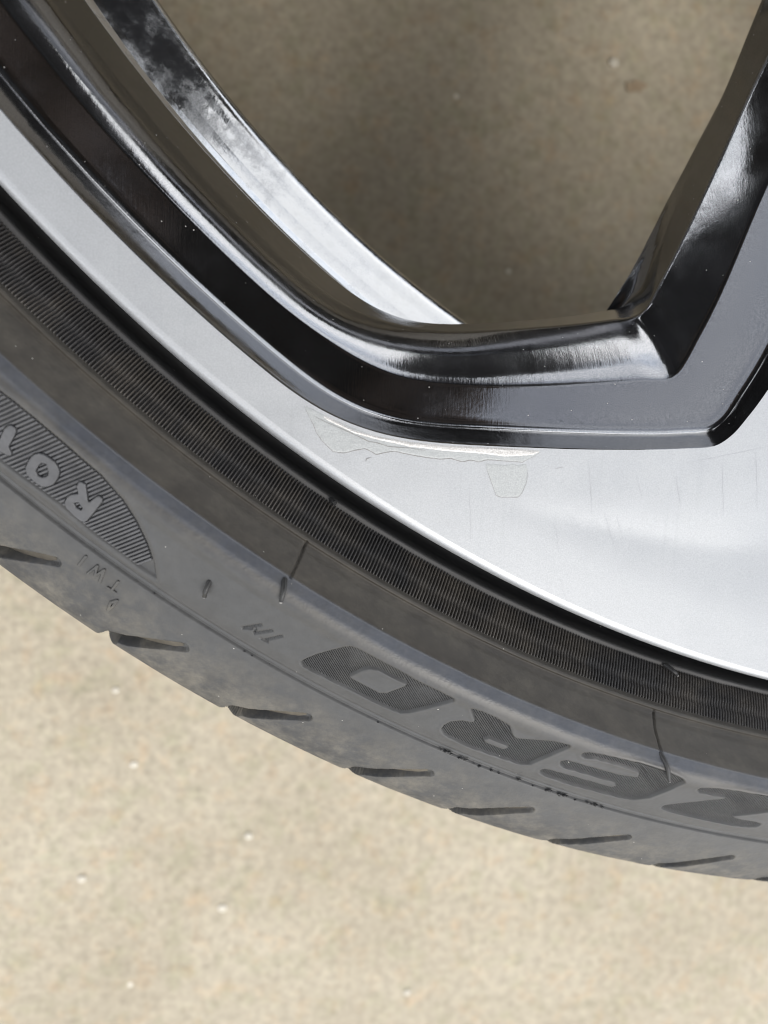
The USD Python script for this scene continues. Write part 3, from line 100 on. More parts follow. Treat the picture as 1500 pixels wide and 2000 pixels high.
def obj(name, mesh, mat, parent='/World', smooth=30):
    return usdkit.mesh(stage, numbered(path_of(parent), name), mesh, mat, smooth=smooth).GetPrim()


def concat(parts):
    vs, fs, n = [], [], 0
    for v, f in parts:
        v, f = np.asarray(v, float), np.asarray(f, int)
        if f.shape[1] == 4:
            f = np.vstack([f[:, [0, 1, 2]], f[:, [0, 2, 3]]])
        vs.append(v)
        fs.append(f + n)
        n += len(v)
    return np.vstack(vs), np.vstack(fs)


def grid_faces(nu, nv, closed=False):
    """Quads of a grid stored as index = iu * nv + iv."""
    iu = np.arange(nu if closed else nu - 1)
    a = (iu[:, None] * nv + np.arange(nv - 1)[None]).ravel()
    b = (((iu + 1) % nu)[:, None] * nv + np.arange(nv - 1)[None]).ravel()
    q = np.stack([a, b, b + 1, a + 1], 1)
    return np.vstack([q[:, [0, 1, 2]], q[:, [0, 2, 3]]])


def polar(r, th, z):
    r, th, z = np.broadcast_arrays(np.asarray(r, float), np.asarray(th, float), np.asarray(z, float))
    return np.stack([r * np.cos(th), r * np.sin(th), z], -1)


def lathe(prof, thetas, closed=True):
    prof = np.asarray(prof, float)
    v = polar(prof[None, :, 0], np.asarray(thetas)[:, None], prof[None, :, 1]).reshape(-1, 3)
    return v, grid_faces(len(thetas), len(prof), closed)


def earcut(poly):
    poly = shapely.geometry.polygon.orient(poly)
    rings = [np.array(poly.exterior.coords)[:-1]] + [np.array(i.coords)[:-1] for i in poly.interiors]
    v = np.vstack(rings)
    f = mapbox_earcut.triangulate_float64(v, np.cumsum([len(r) for r in rings]).astype(np.uint32)).reshape(-1, 3).astype(int)
    return v, f, rings


def polys(g):
    return [p for p in getattr(g, 'geoms', [g]) if p.geom_type == 'Polygon' and p.area > 1e-11]


def tube(pts, rad, n=10, cap=True):
    pts = np.asarray(pts, float)
    rad = np.broadcast_to(np.asarray(rad, float), len(pts))
    t = np.gradient(pts, axis=0)
    t /= np.linalg.norm(t, axis=1)[:, None]
    ref = np.array([0, 0, 1.0]) if abs(t[0, 2]) < 0.9 else np.array([1.0, 0, 0])
    v = []
    for p, d, r in zip(pts, t, rad):
        a = np.cross(d, ref)
        a /= np.linalg.norm(a)
        b = np.cross(d, a)
        an = np.linspace(0, 2 * np.pi, n, endpoint=False)
        v.append(p + r * (np.cos(an)[:, None] * a + np.sin(an)[:, None] * b))
    v = np.array(v)
    k = len(pts)
    f = []
    for i in range(k - 1):
        for j in range(n):
            f.append([i * n + j, i * n + (j + 1) % n, (i + 1) * n + (j + 1) % n, (i + 1) * n + j])
    V, F = v.reshape(-1, 3), np.array(f)
    F = np.vstack([F[:, [0, 1, 2]], F[:, [0, 2, 3]]])
    if cap:
        V = np.vstack([V, pts[0], pts[-1]])
        c0, c1 = len(V) - 2, len(V) - 1
        F = np.vstack([F, [[c0, (j + 1) % n, j] for j in range(n)], [[c1, (k - 1) * n + j, (k - 1) * n + (j + 1) % n] for j in range(n)]])
    return V, F


# ------------------------------------------------------------------ materials
L = '/World/Looks/'


def mat(name, nodes, links, surface='p.BSDF'):
    return usdkit.material(stage, L + name, nodes, links, surface=surface)


def noise(scale, detail=4, rough=0.5, **k):
    return ('noise_texture', {'scale': scale, 'detail': detail, 'roughness': rough, **k})


GEO = ('geometry', {})
RADIAL_ROT = math.radians(120.0)      # turns x along the rim and y along the radius where the picture looks

M_CONCRETE = mat('concrete', {
    'g': GEO,
    'n1': noise(14, 5, 0.6), 'r1': ('rgb_ramp', {'ramp': [(0.25, (0.345, 0.302, 0.230)), (0.5, (0.388, 0.343, 0.265)), (0.75, (0.432, 0.386, 0.304))]}),
    'n2': noise(230, 8, 0.80), 'r2': ('rgb_ramp', {'ramp': [(0.27, (0.60, 0.60, 0.59)), (0.5, (1.0, 0.99, 0.97)), (0.73, (1.32, 1.30, 1.26))]}),
    'm1': ('mix', {'mix_type': 'multiply', 'fac': 1.0}),
    'n3': noise(75, 6, 0.65), 'r3': ('rgb_ramp', {'ramp': [(0.50, (1, 1, 1)), (0.64, (0.86, 0.90, 0.83)), (0.8, (0.80, 0.85, 0.77))]}),
    'm2': ('mix', {'mix_type': 'multiply', 'fac': 0.7}),
    'n4': noise(90, 6, 0.65), 'mp4': ('mapping', {'location': (3.1, 1.7, 0)}), 'r4': ('rgb_ramp', {'ramp': [(0.52, (1, 1, 1)), (0.7, (1.06, 0.96, 0.88))]}),
    'm3': ('mix', {'mix_type': 'multiply', 'fac': 1.0}),
    'vo': ('voronoi_texture', {'scale': 110.0, 'randomness': 1.0}), 'vr': ('map_range', {'from_min': 0.16, 'from_max': 0.10, 'to_min': 0.0, 'to_max': 1.0, 'clamp': True}),
    'sc': ('separate_color', {}), 'gt': ('math', {'math_type': 'greater_than', 'value2': 0.975}), 'mu': ('math', {'math_type': 'multiply'}), 'mu2': ('math', {'math_type': 'multiply', 'value2': 0.7}),
    'm4': ('mix', {'mix_type': 'mix', 'color2': (0.74, 0.70, 0.60)}),
    'n5': noise(700, 4, 0.6), 'b': ('bump', {'strength': 0.5, 'distance': 0.0008}),
    'p': ('principled_bsdf', {'roughness': 0.88, 'specular_ior_level': 0.25}),
}, [('g.position', 'n1.vector'), ('g.position', 'n2.vector'), ('g.position', 'n3.vector'), ('g.position', 'mp4.vector'), ('mp4.vector', 'n4.vector'), ('g.position', 'n5.vector'), ('g.position', 'vo.vector'),
    ('n1.fac', 'r1.fac'), ('n2.fac', 'r2.fac'), ('n3.fac', 'r3.fac'), ('n4.fac', 'r4.fac'),
    ('r1.color', 'm1.color1'), ('r2.color', 'm1.color2'), ('m1.color', 'm2.color1'), ('r3.color', 'm2.color2'), ('m2.color', 'm3.color1'), ('r4.color', 'm3.color2'),
    ('vo.distance', 'vr.value'), ('vo.color', 'sc.color'), ('sc.r', 'gt.value1'), ('vr.result', 'mu.value1'), ('gt.value', 'mu.value2'), ('mu.value', 'mu2.value1'), ('mu2.value', 'm4.fac'),
    ('m3.color', 'm4.color1'), ('m4.color', 'p.base_color'), ('n5.fac', 'b.height'), ('b.normal', 'p.normal')])
M_STONE = mat('pale_stone', {'g': GEO, 'n': noise(300, 3), 'r': ('rgb_ramp', {'ramp': [(0.3, (0.47, 0.43, 0.35)), (0.7, (0.60, 0.56, 0.47))]}), 'p': ('principled_bsdf', {'roughness': 0.6})},
              [('g.position', 'n.vector'), ('n.fac', 'r.fac'), ('r.color', 'p.base_color')])
M_STAIN = mat('rust_stain', {'g': GEO, 'n': noise(200, 3), 'r': ('rgb_ramp', {'ramp': [(0.3, (0.27, 0.20, 0.13)), (0.7, (0.34, 0.265, 0.18))]}), 'p': ('principled_bsdf', {'roughness': 0.9})},
              [('g.position', 'n.vector'), ('n.fac', 'r.fac'), ('r.color', 'p.base_color')])


def rubber(name, base, rough, dust, dust_lo=0.45, dust_hi=0.75, dust_amt=0.7, bump=0.25, spec=0.5):
    return mat(name, {
        'g': GEO,
        'n1': noise(55, 6, 0.65), 'r1': ('map_range', {'from_min': dust_lo, 'from_max': dust_hi, 'to_min': 0.0, 'to_max': dust_amt, 'clamp': True}),
        'mix': ('mix', {'mix_type': 'mix', 'color1': base, 'color2': dust}),
        'n2': noise(1400, 3, 0.6), 'r2': ('map_range', {'from_min': 0.3, 'from_max': 0.7, 'to_min': rough - 0.07, 'to_max': rough + 0.09, 'clamp': True}),
        'n3': noise(420, 5, 0.6), 'm3': ('map_range', {'from_min': 0.35, 'from_max': 0.65, 'to_min': 0.85, 'to_max': 1.12, 'clamp': True}), 'mul': ('mix', {'mix_type': 'multiply', 'fac': 1.0}),
        'vo': ('voronoi_texture', {'scale': 330.0, 'randomness': 1.0}), 'vr': ('map_range', {'from_min': 0.055, 'from_max': 0.035, 'to_min': 0.0, 'to_max': 1.0, 'clamp': True}),
        'sc': ('separate_color', {}), 'gt': ('math', {'math_type': 'greater_than', 'value2': 0.86}), 'mu': ('math', {'math_type': 'multiply'}),
        'mixs': ('mix', {'mix_type': 'mix', 'color2': (0.5, 0.48, 0.42)}),
        'b': ('bump', {'strength': bump, 'distance': 0.0002}),
        'p': ('principled_bsdf', {'specular_ior_level': spec}),
    }, [('g.position', 'n1.vector'), ('g.position', 'n2.vector'), ('g.position', 'n3.vector'), ('g.position', 'vo.vector'), ('n1.fac', 'r1.value'), ('r1.result', 'mix.fac'), ('n2.fac', 'r2.value'), ('r2.result', 'p.roughness'),
        ('n3.fac', 'm3.value'), ('mix.color', 'mul.color1'), ('m3.result', 'mul.color2'), ('vo.distance', 'vr.value'), ('vo.color', 'sc.color'), ('sc.r', 'gt.value1'), ('vr.result', 'mu.value1'), ('gt.value', 'mu.value2'),
        ('mul.color', 'mixs.color1'), ('mu.value', 'mixs.fac'), ('mixs.color', 'p.base_color'), ('n2.fac', 'b.height'), ('b.normal', 'p.normal')])


def tyre_material():
    """Sidewall rubber: charcoal, with brown road dust on the inner bands and worn grey dust on the shoulder, by distance from the wheel's axis."""
    return mat('tyre_rubber', {
        'g': GEO, 'sep': ('separate_xyz', {}), 'cmb': ('combine_xyz', {'z': 0.0}), 'len': ('vector_math', {'math_type': 'length'}),
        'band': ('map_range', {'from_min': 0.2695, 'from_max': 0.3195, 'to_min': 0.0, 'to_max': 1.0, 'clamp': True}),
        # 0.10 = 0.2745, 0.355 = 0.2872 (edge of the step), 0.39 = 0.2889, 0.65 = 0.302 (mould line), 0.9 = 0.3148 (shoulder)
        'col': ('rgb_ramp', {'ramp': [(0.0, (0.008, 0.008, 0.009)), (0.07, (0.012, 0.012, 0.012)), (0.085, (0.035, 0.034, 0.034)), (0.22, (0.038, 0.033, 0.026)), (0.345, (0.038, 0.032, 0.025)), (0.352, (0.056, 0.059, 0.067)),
                                      (0.385, (0.056, 0.059, 0.067)), (0.40, (0.036, 0.0345, 0.033)), (0.46, (0.041, 0.0407, 0.040)), (0.66, (0.042, 0.0417, 0.041)), (0.85, (0.040, 0.0395, 0.0385)), (1.0, (0.035, 0.035, 0.035))]}),
        'dm': ('rgb_ramp', {'ramp': [(0.0, (0, 0, 0)), (0.1, (0.1, 0.1, 0.1)), (0.225, (0.1, 0.1, 0.1)), (0.25, (0.35, 0.35, 0.35)), (0.34, (0.35, 0.35, 0.35)), (0.353, (0.1, 0.1, 0.1)), (0.40, (0.35, 0.35, 0.35)), (0.46, (0.05, 0.05, 0.05)), (0.66, (0.07, 0.07, 0.07)), (0.74, (0.45, 0.45, 0.45)), (0.85, (0.9, 0.9, 0.9)), (0.92, (1, 1, 1))]}),
        'rg': ('rgb_ramp', {'ramp': [(0.0, (0.6, 0.6, 0.6)), (0.33, (0.62, 0.62, 0.62)), (0.353, (0.30, 0.30, 0.30)), (0.385, (0.32, 0.32, 0.32)), (0.42, (0.52, 0.52, 0.52)), (0.66, (0.52, 0.52, 0.52)), (0.8, (0.56, 0.56, 0.56)), (1.0, (0.6, 0.6, 0.6))]}),
        'n1': noise(150, 8, 0.75), 'r1': ('map_range', {'from_min': 0.42, 'from_max': 0.68, 'to_min': 0.0, 'to_max': 0.9, 'clamp': True}), 'mu': ('math', {'math_type': 'multiply'}),
        'mix': ('mix', {'mix_type': 'mix', 'color2': (0.135, 0.120, 0.094)}),
        'n2': noise(1500, 3, 0.6), 'n3': noise(380, 5, 0.6), 'm3': ('map_range', {'from_min': 0.35, 'from_max': 0.65, 'to_min': 0.88, 'to_max': 1.1, 'clamp': True}), 'mul': ('mix', {'mix_type': 'multiply', 'fac': 1.0}),
        'vo': ('voronoi_texture', {'scale': 480.0, 'randomness': 1.0}), 'vr': ('map_range', {'from_min': 0.062, 'from_max': 0.042, 'to_min': 0.0, 'to_max': 1.0, 'clamp': True}),
        'sc': ('separate_color', {}), 'gt': ('math', {'math_type': 'greater_than', 'value2': 0.80}), 'mus': ('math', {'math_type': 'multiply'}),
        'mixs': ('mix', {'mix_type': 'mix', 'color2': (0.38, 0.365, 0.33)}),
        'n6': noise(130, 8, 0.7), 'r6': ('map_range', {'from_min': 0.50, 'from_max': 0.66, 'to_min': 0.0, 'to_max': 0.85, 'clamp': True}), 'sm': ('rgb_ramp', {'ramp': [(0.0, (0, 0, 0)), (0.74, (0.06, 0.06, 0.06)), (0.86, (0.7, 0.7, 0.7)), (1.0, (1, 1, 1))]}), 'mu6': ('math', {'math_type': 'multiply'}), 'mp6': ('mapping', {'location': (0.7, 0.3, 0.1)}), 'mix6': ('mix', {'mix_type': 'mix', 'color2': (0.018, 0.018, 0.019)}),
        'n4': noise(75, 6, 0.7), 'r4': ('map_range', {'from_min': 0.35, 'from_max': 0.7, 'to_min': -0.04, 'to_max': 0.10}), 'radd': ('math', {'math_type': 'add'}),
        'b': ('bump', {'strength': 0.22, 'distance': 0.0002}), 'p': ('principled_bsdf', {'specular_ior_level': 0.5}),
    }, [('g.position', 'sep.vector'), ('sep.x', 'cmb.x'), ('sep.y', 'cmb.y'), ('cmb.vector', 'len.vector1'), ('len.value', 'band.value'),
        ('band.result', 'col.fac'), ('band.result', 'dm.fac'), ('band.result', 'rg.fac'), ('g.position', 'n1.vector'), ('n1.fac', 'r1.value'), ('r1.result', 'mu.value1'), ('dm.color', 'mu.value2'),
        ('mu.value', 'mix.fac'), ('col.color', 'mix.color1'), ('g.position', 'n3.vector'), ('n3.fac', 'm3.value'), ('mix.color', 'mul.color1'), ('m3.result', 'mul.color2'),
        ('g.position', 'vo.vector'), ('vo.distance', 'vr.value'), ('vo.color', 'sc.color'), ('sc.r', 'gt.value1'), ('vr.result', 'mus.value1'), ('gt.value', 'mus.value2'), ('g.position', 'mp6.vector'), ('mp6.vector', 'n6.vector'), ('n6.fac', 'r6.value'), ('band.result', 'sm.fac'), ('r6.result', 'mu6.value1'), ('sm.color', 'mu6.value2'), ('mul.color', 'mix6.color1'), ('mu6.value', 'mix6.fac'),
        ('mix6.color', 'mixs.color1'), ('mus.value', 'mixs.fac'), ('mixs.color', 'p.base_color'),
        ('g.position', 'n4.vector'), ('n4.fac', 'r4.value'), ('rg.color', 'radd.value1'), ('r4.result', 'radd.value2'), ('radd.value', 'p.roughness'),
        ('g.position', 'n2.vector'), ('n2.fac', 'b.height'), ('b.normal', 'p.normal')])


M_TYRE = tyre_material()
M_RIBS = rubber('ribbed_rubber', (0.030, 0.028, 0.027), 0.5, (0.085, 0.072, 0.056), 0.42, 0.66, 0.8)
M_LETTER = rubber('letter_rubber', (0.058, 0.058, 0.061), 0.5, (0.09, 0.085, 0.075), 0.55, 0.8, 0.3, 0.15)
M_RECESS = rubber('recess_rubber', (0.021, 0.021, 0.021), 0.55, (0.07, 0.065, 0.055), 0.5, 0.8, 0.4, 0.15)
M_HAIR = rubber('vent_rubber', (0.012, 0.0115, 0.011), 0.5, (0.05, 0.045, 0.04), 0.55, 0.8, 0.3, 0.1)
M_GROOVE = rubber('groove_dust', (0.075, 0.066, 0.052), 0.8, (0.14, 0.122, 0.095), 0.4, 0.65, 0.8, 0.4, 0.2)
M_TIP = mat('vent_tip', {'p': ('principled_bsdf', {'base_color': (0.22, 0.21, 0.2), 'roughness': 0.35})}, [])

M_CHROME = mat('dark_chrome', {
    'g': GEO, 'mp': ('mapping', {'rotation': (0, 0, RADIAL_ROT), 'scale': (1.0, 0.05, 0.25)}),
    'sn': noise(3200, 3, 0.7), 'b1': ('bump', {'strength': 0.10, 'distance': 0.00008}),
    'on': noise(1500, 2, 0.6), 'b2': ('bump', {'strength': 0.05, 'distance': 0.0001}),
    'ln': noise(70, 4, 0.55), 'b3': ('bump', {'strength': 0.10, 'distance': 0.0006}),
    'rn': noise(120, 5, 0.65), 'rr': ('map_range', {'from_min': 0.35, 'from_max': 0.7, 'to_min': 0.05, 'to_max': 0.15, 'clamp': True}),
    'fl': noise(6500, 2, 0.5), 'fr': ('rgb_ramp', {'ramp': [(0.3, (0.19, 0.193, 0.20)), (0.7, (0.31, 0.31, 0.318))]}),
    'vo': ('voronoi_texture', {'scale': 620.0, 'randomness': 1.0}), 'vr': ('map_range', {'from_min': 0.070, 'from_max': 0.045, 'to_min': 0.0, 'to_max': 1.0, 'clamp': True}),
    'sc': ('separate_color', {}), 'gt': ('math', {'math_type': 'greater_than', 'value2': 0.62}), 'mu': ('math', {'math_type': 'multiply'}),
    'p': ('principled_bsdf', {'metallic': 1.0}), 'chip': ('principled_bsdf', {'base_color': (0.36, 0.35, 0.33), 'roughness': 0.7}), 'mx': ('mix_closure', {}), 'du': ('math', {'math_type': 'add', 'value2': 0.004}),
}, [('g.position', 'mp.vector'), ('mp.vector', 'sn.vector'), ('g.position', 'on.vector'), ('g.position', 'ln.vector'), ('g.position', 'rn.vector'), ('g.position', 'fl.vector'), ('g.position', 'vo.vector'),
    ('ln.fac', 'b3.height'), ('b3.normal', 'b2.normal'), ('on.fac', 'b2.height'), ('b2.normal', 'b1.normal'), ('sn.fac', 'b1.height'), ('b1.normal', 'p.normal'),
    ('rn.fac', 'rr.value'), ('rr.result', 'p.roughness'), ('fl.fac', 'fr.fac'), ('fr.color', 'p.base_color'),
    ('vo.distance', 'vr.value'), ('vo.color', 'sc.color'), ('sc.r', 'gt.value1'), ('vr.result', 'mu.value1'), ('gt.value', 'mu.value2'), ('mu.value', 'du.value1'), ('du.value', 'mx.fac'), ('p.BSDF', 'mx.closure1'), ('chip.BSDF', 'mx.closure2')], surface='mx.closure')

M_BARREL = mat('barrel_chrome', {
    'g': GEO, 'on': noise(260, 4, 0.6), 'b2': ('bump', {'strength': 0.07, 'distance': 0.0004}), 'rn': noise(160, 5, 0.7), 'rr': ('map_range', {'from_min': 0.42, 'from_max': 0.66, 'to_min': 0.05, 'to_max': 0.26, 'clamp': True}),
    'cr': ('rgb_ramp', {'ramp': [(0.3, (0.42, 0.415, 0.405)), (0.7, (0.54, 0.535, 0.525))]}), 'p': ('principled_bsdf', {'metallic': 1.0})},
    [('g.position', 'on.vector'), ('on.fac', 'b2.height'), ('b2.normal', 'p.normal'), ('g.position', 'rn.vector'), ('rn.fac', 'rr.value'), ('rr.result', 'p.roughness'), ('rn.fac', 'cr.fac'), ('cr.color', 'p.base_color')])


def silver(name, rough=0.44, lo=(0.352, 0.358, 0.362), hi=(0.422, 0.428, 0.432), metal=0.42, bump=0.12):
    return mat(name, {
        'g': GEO, 'n1': noise(4200, 2, 0.6), 'r1': ('rgb_ramp', {'ramp': [(0.3, lo), (0.7, hi)]}), 'b1': ('bump', {'strength': bump, 'distance': 0.0001}),
        'n2': noise(90, 5, 0.6), 'r2': ('map_range', {'from_min': 0.35, 'from_max': 0.7, 'to_min': rough - 0.06, 'to_max': rough + 0.08, 'clamp': True}), 'b2': ('bump', {'strength': 0.08, 'distance': 0.0005}),
        'mp': ('mapping', {'rotation': (0, 0, RADIAL_ROT), 'scale': (1.0, 0.03, 1.0)}), 'n3': noise(900, 3, 0.7), 'r3': ('rgb_ramp', {'ramp': [(0.30, (0.86, 0.87, 0.87)), (0.42, (1, 1, 1))]}), 'mul': ('mix', {'mix_type': 'multiply', 'fac': 0.25}),
        'p': ('principled_bsdf', {'metallic': metal}),
    }, [('g.position', 'n1.vector'), ('n1.fac', 'r1.fac'), ('g.position', 'n2.vector'), ('n2.fac', 'r2.value'), ('r2.result', 'p.roughness'), ('n2.fac', 'b2.height'), ('b2.normal', 'b1.normal'), ('n1.fac', 'b1.height'), ('b1.normal', 'p.normal'),
        ('g.position', 'mp.vector'), ('mp.vector', 'n3.vector'), ('n3.fac', 'r3.fac'), ('r1.color', 'mul.color1'), ('r3.color', 'mul.color2'), ('mul.color', 'p.base_color')])


M_SILVER = silver('silver_face')
M_BLISTER = silver('lifted_lacquer', 0.46, (0.325, 0.333, 0.329), (0.405, 0.413, 0.405), 0.40, 0.25)
M_PEEL = silver('bare_alloy', 0.5, (0.38, 0.365, 0.345), (0.58, 0.565, 0.545), 0.4, 0.5)
M_INNER = silver('inner_silver', 0.55, (0.72, 0.70, 0.66), (0.82, 0.80, 0.76), 0.45, 0.1)
M_DIRT = mat('dark_dirt', {'p': ('principled_bsdf', {'base_color': (0.20, 0.185, 0.17), 'roughness': 0.8})}, [])
M_SCRATCH = mat('scratch_grey', {'p': ('principled_bsdf', {'base_color': (0.42, 0.42, 0.43), 'metallic': 0.6, 'roughness': 0.5})}, [])
M_STEEL = mat('steel', {'p': ('principled_bsdf', {'base_color': (0.55, 0.55, 0.56), 'metallic': 1.0, 'roughness': 0.3})}, [])


def cloth(name, c, s=600):
    return mat(name, {'g': GEO, 'n': noise(s, 3), 'r': ('rgb_ramp', {'ramp': [(0.3, tuple(0.75 * x for x in c)), (0.7, tuple(1.25 * x for x in c))]}), 'p': ('principled_bsdf', {'roughness': 0.9})},
               [('g.position', 'n.vector'), ('n.fac', 'r.fac'), ('r.color', 'p.base_color')])


# ------------------------------------------------------------------ the ground
def ground():
    g = xform('concrete_ground')
    tag(g, 'weathered beige concrete slab under the wheel', None, 'structure')
    n = 90
    ax = np.sinh(np.linspace(-5.2, 5.2, n)) / np.sinh(5.2) * 30.0
    X, Y = np.meshgrid(ax, ax, indexing='ij')
    Z = 0.0006 * (meshkit.fbm(np.stack([X * 6, Y * 6, X * 0], -1), 3) - 0.5)
    obj('slab', (np.stack([X, Y, Z], -1).reshape(-1, 3), grid_faces(n, n)), M_CONCRETE, g, smooth=True)
    for k, (x, y) in enumerate(DATA['GROUND']):
        m = trimesh.creation.icosphere(1, 1.0)
        m.vertices *= (1 + 0.25 * (meshkit.noise(m.vertices * 2.0 + k * 3.1) - 0.5))[:, None]
        s = (0.0024, 0.0021, 0.0019, 0.0017, 0.0018, 0.0016, 0.0017)[k]
        m.vertices *= np.array([s, s * 0.85, s * 0.3])
        m.apply_translation([x, y, 0.0004])
        obj('stone_chip', m, M_STONE, g, smooth=True)
    x, y = DATA['STAIN'][0]
    an = np.linspace(0, 2 * np.pi, 28, endpoint=False)
    rr = 0.0034 * (1 + 0.35 * np.sin(2 * an + 0.6) * 0.6 + 0.16 * np.sin(5 * an))
    v, f, _ = earcut(Polygon(np.stack([x + rr * np.cos(an) * 1.25, y + rr * np.sin(an) * 0.8], 1)))
    tag(obj('stain', (np.c_[v, np.full(len(v), 0.0009)], f), M_STAIN, g, smooth=False), 'small brown stain on the concrete')


ground()

# ------------------------------------------------------------------ the wheel
wheel = xform('car_wheel', (0, 0, FACE))
tag(wheel, 'silver and dark chrome alloy car wheel with black tyre, lying flat on concrete', 'wheel')

# ---- tyre: profile (mm from the axis, mm above the rim's face), then a fine skin over it
PROF = [(262.0, -12.6), (268.0, -12.4), (271.3, -11.8), (272.2, -10.6), (272.7, -8.6), (273.1, -6.9), (273.3, -6.1), (273.65, -5.75), (274.1, -6.25), (274.5, -5.9), (276.5, -4.75), (279.0, -3.3),
        (280.6, -2.35), (280.85, -1.75), (281.1, -1.42), (281.45, -1.35), (281.75, -1.72), (282.2, -1.6), (283.4, -0.15), (285.0, 2.05), (286.4, 4.35), (286.85, 5.2), (287.0, 5.45), (287.2, 5.58), (288.0, 5.85), (288.75, 6.10), (289.25, 6.12),
        (290.2, 6.0), (292.5, 4.3), (296.0, 1.7), (299.2, -0.75), (300.4, -1.85), (301.2, -2.55), (302.1, -3.15), (303.2, -3.85), (306.0, -5.8), (309.5, -8.35), (312.5, -10.75), (314.2, -12.35), (315.4, -13.9), (316.2, -15.8), (316.7, -18.5), (317.0, -22.0)]
LOWER = [(317.2, -27), (317.4, -36), (317.5, -44), (311.5, -45.5), (311.5, -53), (317.7, -54.5), (317.8, -86), (311.6, -87.5), (311.6, -95), (317.8, -96.5), (317.8, -131), (311.6, -132.5), (311.6, -140), (317.8, -141.5), (317.6, -170),
         (317.0, -196), (315.8, -204), (312, -209), (303, -217), (294, -224), (288, -227.6), (283, -226), (276, -219), (271.5, -213), (262, -212)]
PROF += [(r_, -22 + (z_ + 22) * (1000 * FACE - 22.4) / (227.6 - 22)) for r_, z_ in LOWER]
PROF = np.array(PROF) / 1000.0
PV = np.concatenate([[0], np.cumsum(np.hypot(*np.diff(PROF, axis=0).T))])
PFR, PFZ = PchipInterpolator(PV, PROF[:, 0]), PchipInterpolator(PV, PROF[:, 1])
RREF = 0.300
KB = int(np.argmin(np.hypot(PROF[:, 0] - 0.2741, PROF[:, 1] + 0.00625)))
KC = int(np.argmin(np.hypot(PROF[:, 0] - 0.2806, PROF[:, 1] + 0.00235)))
KG = int(np.argmin(np.hypot(PROF[:, 0] - 0.3170, PROF[:, 1] + 0.0220)))
_vv = np.linspace(PV[KB - 6], PV[KG], 4000)
_rr = PFR(_vv)


def v_of_r(r):
    return np.interp(r, _rr, _vv)


def pnormal(v):
    dr, dz = PFR(v, 1), PFZ(v, 1)
    n = np.hypot(dr, dz) + 1e-12
    return -dz / n, dr / n


def on_tyre(x, v, h):
    """x: metres along the tyre at RREF, v: metres along the profile, h: metres out of the surface."""
    nr, nz = pnormal(v)
    return polar(PFR(v) + h * nr, np.asarray(x) / RREF, PFZ(v) + h * nz)


def flat(pts):
    """(mm, degrees) pairs -> (x, v) of the unrolled tyre."""
    p = np.array(pts, float)
    return np.stack([np.radians(p[:, 1]) * RREF, v_of_r(p[:, 0] / 1000.0)], 1)


def rounded(pts, r):
    p = Polygon(pts)
    if not p.is_valid:
        p = p.buffer(0)
    return p.buffer(-r).buffer(2 * r).buffer(-r) if r else p


GL = {}
for key_, (outer_, inner_) in DATA['GLYPH'].items():
    po = Polygon(flat(outer_)).buffer(0)
    po = po.buffer(0.00025).buffer(-0.0005).buffer(0.00025)
    if inner_:
        pi = Polygon(flat(inner_)).buffer(0)
        po = po.difference(pi.buffer(-0.0001).buffer(0.0001))
    GL[key_] = max(polys(po), key=lambda a: a.area)
up_, lo_ = flat(DATA['PATCH_UP']), flat(DATA['PATCH_LO'])
PATCH = Polygon(np.vstack([up_, lo_[::-1]])).buffer(0)
PATCH = max(polys(PATCH.buffer(0.0004).buffer(-0.0004)), key=lambda a: a.area)

TH0, TH1 = math.radians(-142.0), math.radians(-93.0)
th = np.concatenate([np.arange(TH0, TH1, 0.00021 / 0.3), np.arange(TH1, TH0 + 2 * math.pi - 0.001, math.radians(1.5))])
vs = np.concatenate([np.linspace(0, PV[KB], 28, endpoint=False), np.linspace(PV[KB], PV[KC], 10, endpoint=False), np.arange(PV[KC], PV[KG], 0.00021)])
vs = np.concatenate([vs, np.linspace(PV[KG], PV[KG] + 0.022, 44, endpoint=False), np.unique(np.concatenate([PV[PV > PV[KG] + 0.0225], np.linspace(PV[KG] + 0.022, PV[-1], 60)]))])
TX, TV = np.meshgrid(th * RREF, vs, indexing='ij')
H = np.zeros_like(TX)
dense = th < TH1
# ribbed band: the skin lies just under its ribs
wb = (TV > PV[KB]) & (TV < PV[KC] - 0.0002)
H[wb] -= 0.00045


def sdf_on(poly, pad=0.001):
    x0, y0, x1, y1 = poly.bounds
    m = (TX > x0 - pad) & (TX < x1 + pad) & (TV > y0 - pad) & (TV < y1 + pad) & dense[:, None]
    pts = shapely.points(TX[m], TV[m])
    d = shapely.distance(poly.boundary, pts)
    return m, np.where(shapely.contains(poly, pts), d, -d)


def smooth01(t):
    t = np.clip(t, 0, 1)
    return t * t * (3 - 2 * t)


for k in 'OREZ':
    m, d = sdf_on(GL[k])
    H[m] -= 0.00055 * smooth01((d + 0.00012) / 0.00024)
    H[m] += 0.00006 * np.exp(-((d + 0.00045) / 0.0003) ** 2)
m, d = sdf_on(PATCH, 0.003)
H[m] -= 0.00055 * smooth01((d + 0.0002) / 0.0004)
H[m] += 0.00010 * np.exp(-((d + 0.0009) / 0.0005) ** 2)
TMS = [LineString(flat(s)).buffer(0.00014, cap_style=2) for s in DATA['TM']]
TMU = shapely.union_all(TMS)
m, d = sdf_on(TMU)
H[m] -= 0.0005 * smooth01((d + 0.0001) / 0.0002)
# seams left by the mould's vents: faint radial lines across the brown band
for s in DATA['SEAM']:
    ln = LineString(flat(s))
    x0, y0, x1, y1 = ln.bounds
    m = (TX > x0 - .0015) & (TX < x1 + .0015) & (TV > y0 - .001) & (TV < y1 + .001) & dense[:, None]
    dd = shapely.distance(ln, shapely.points(TX[m], TV[m]))
    H[m] += -0.00045 * np.exp(-(dd / 0.00017) ** 2)
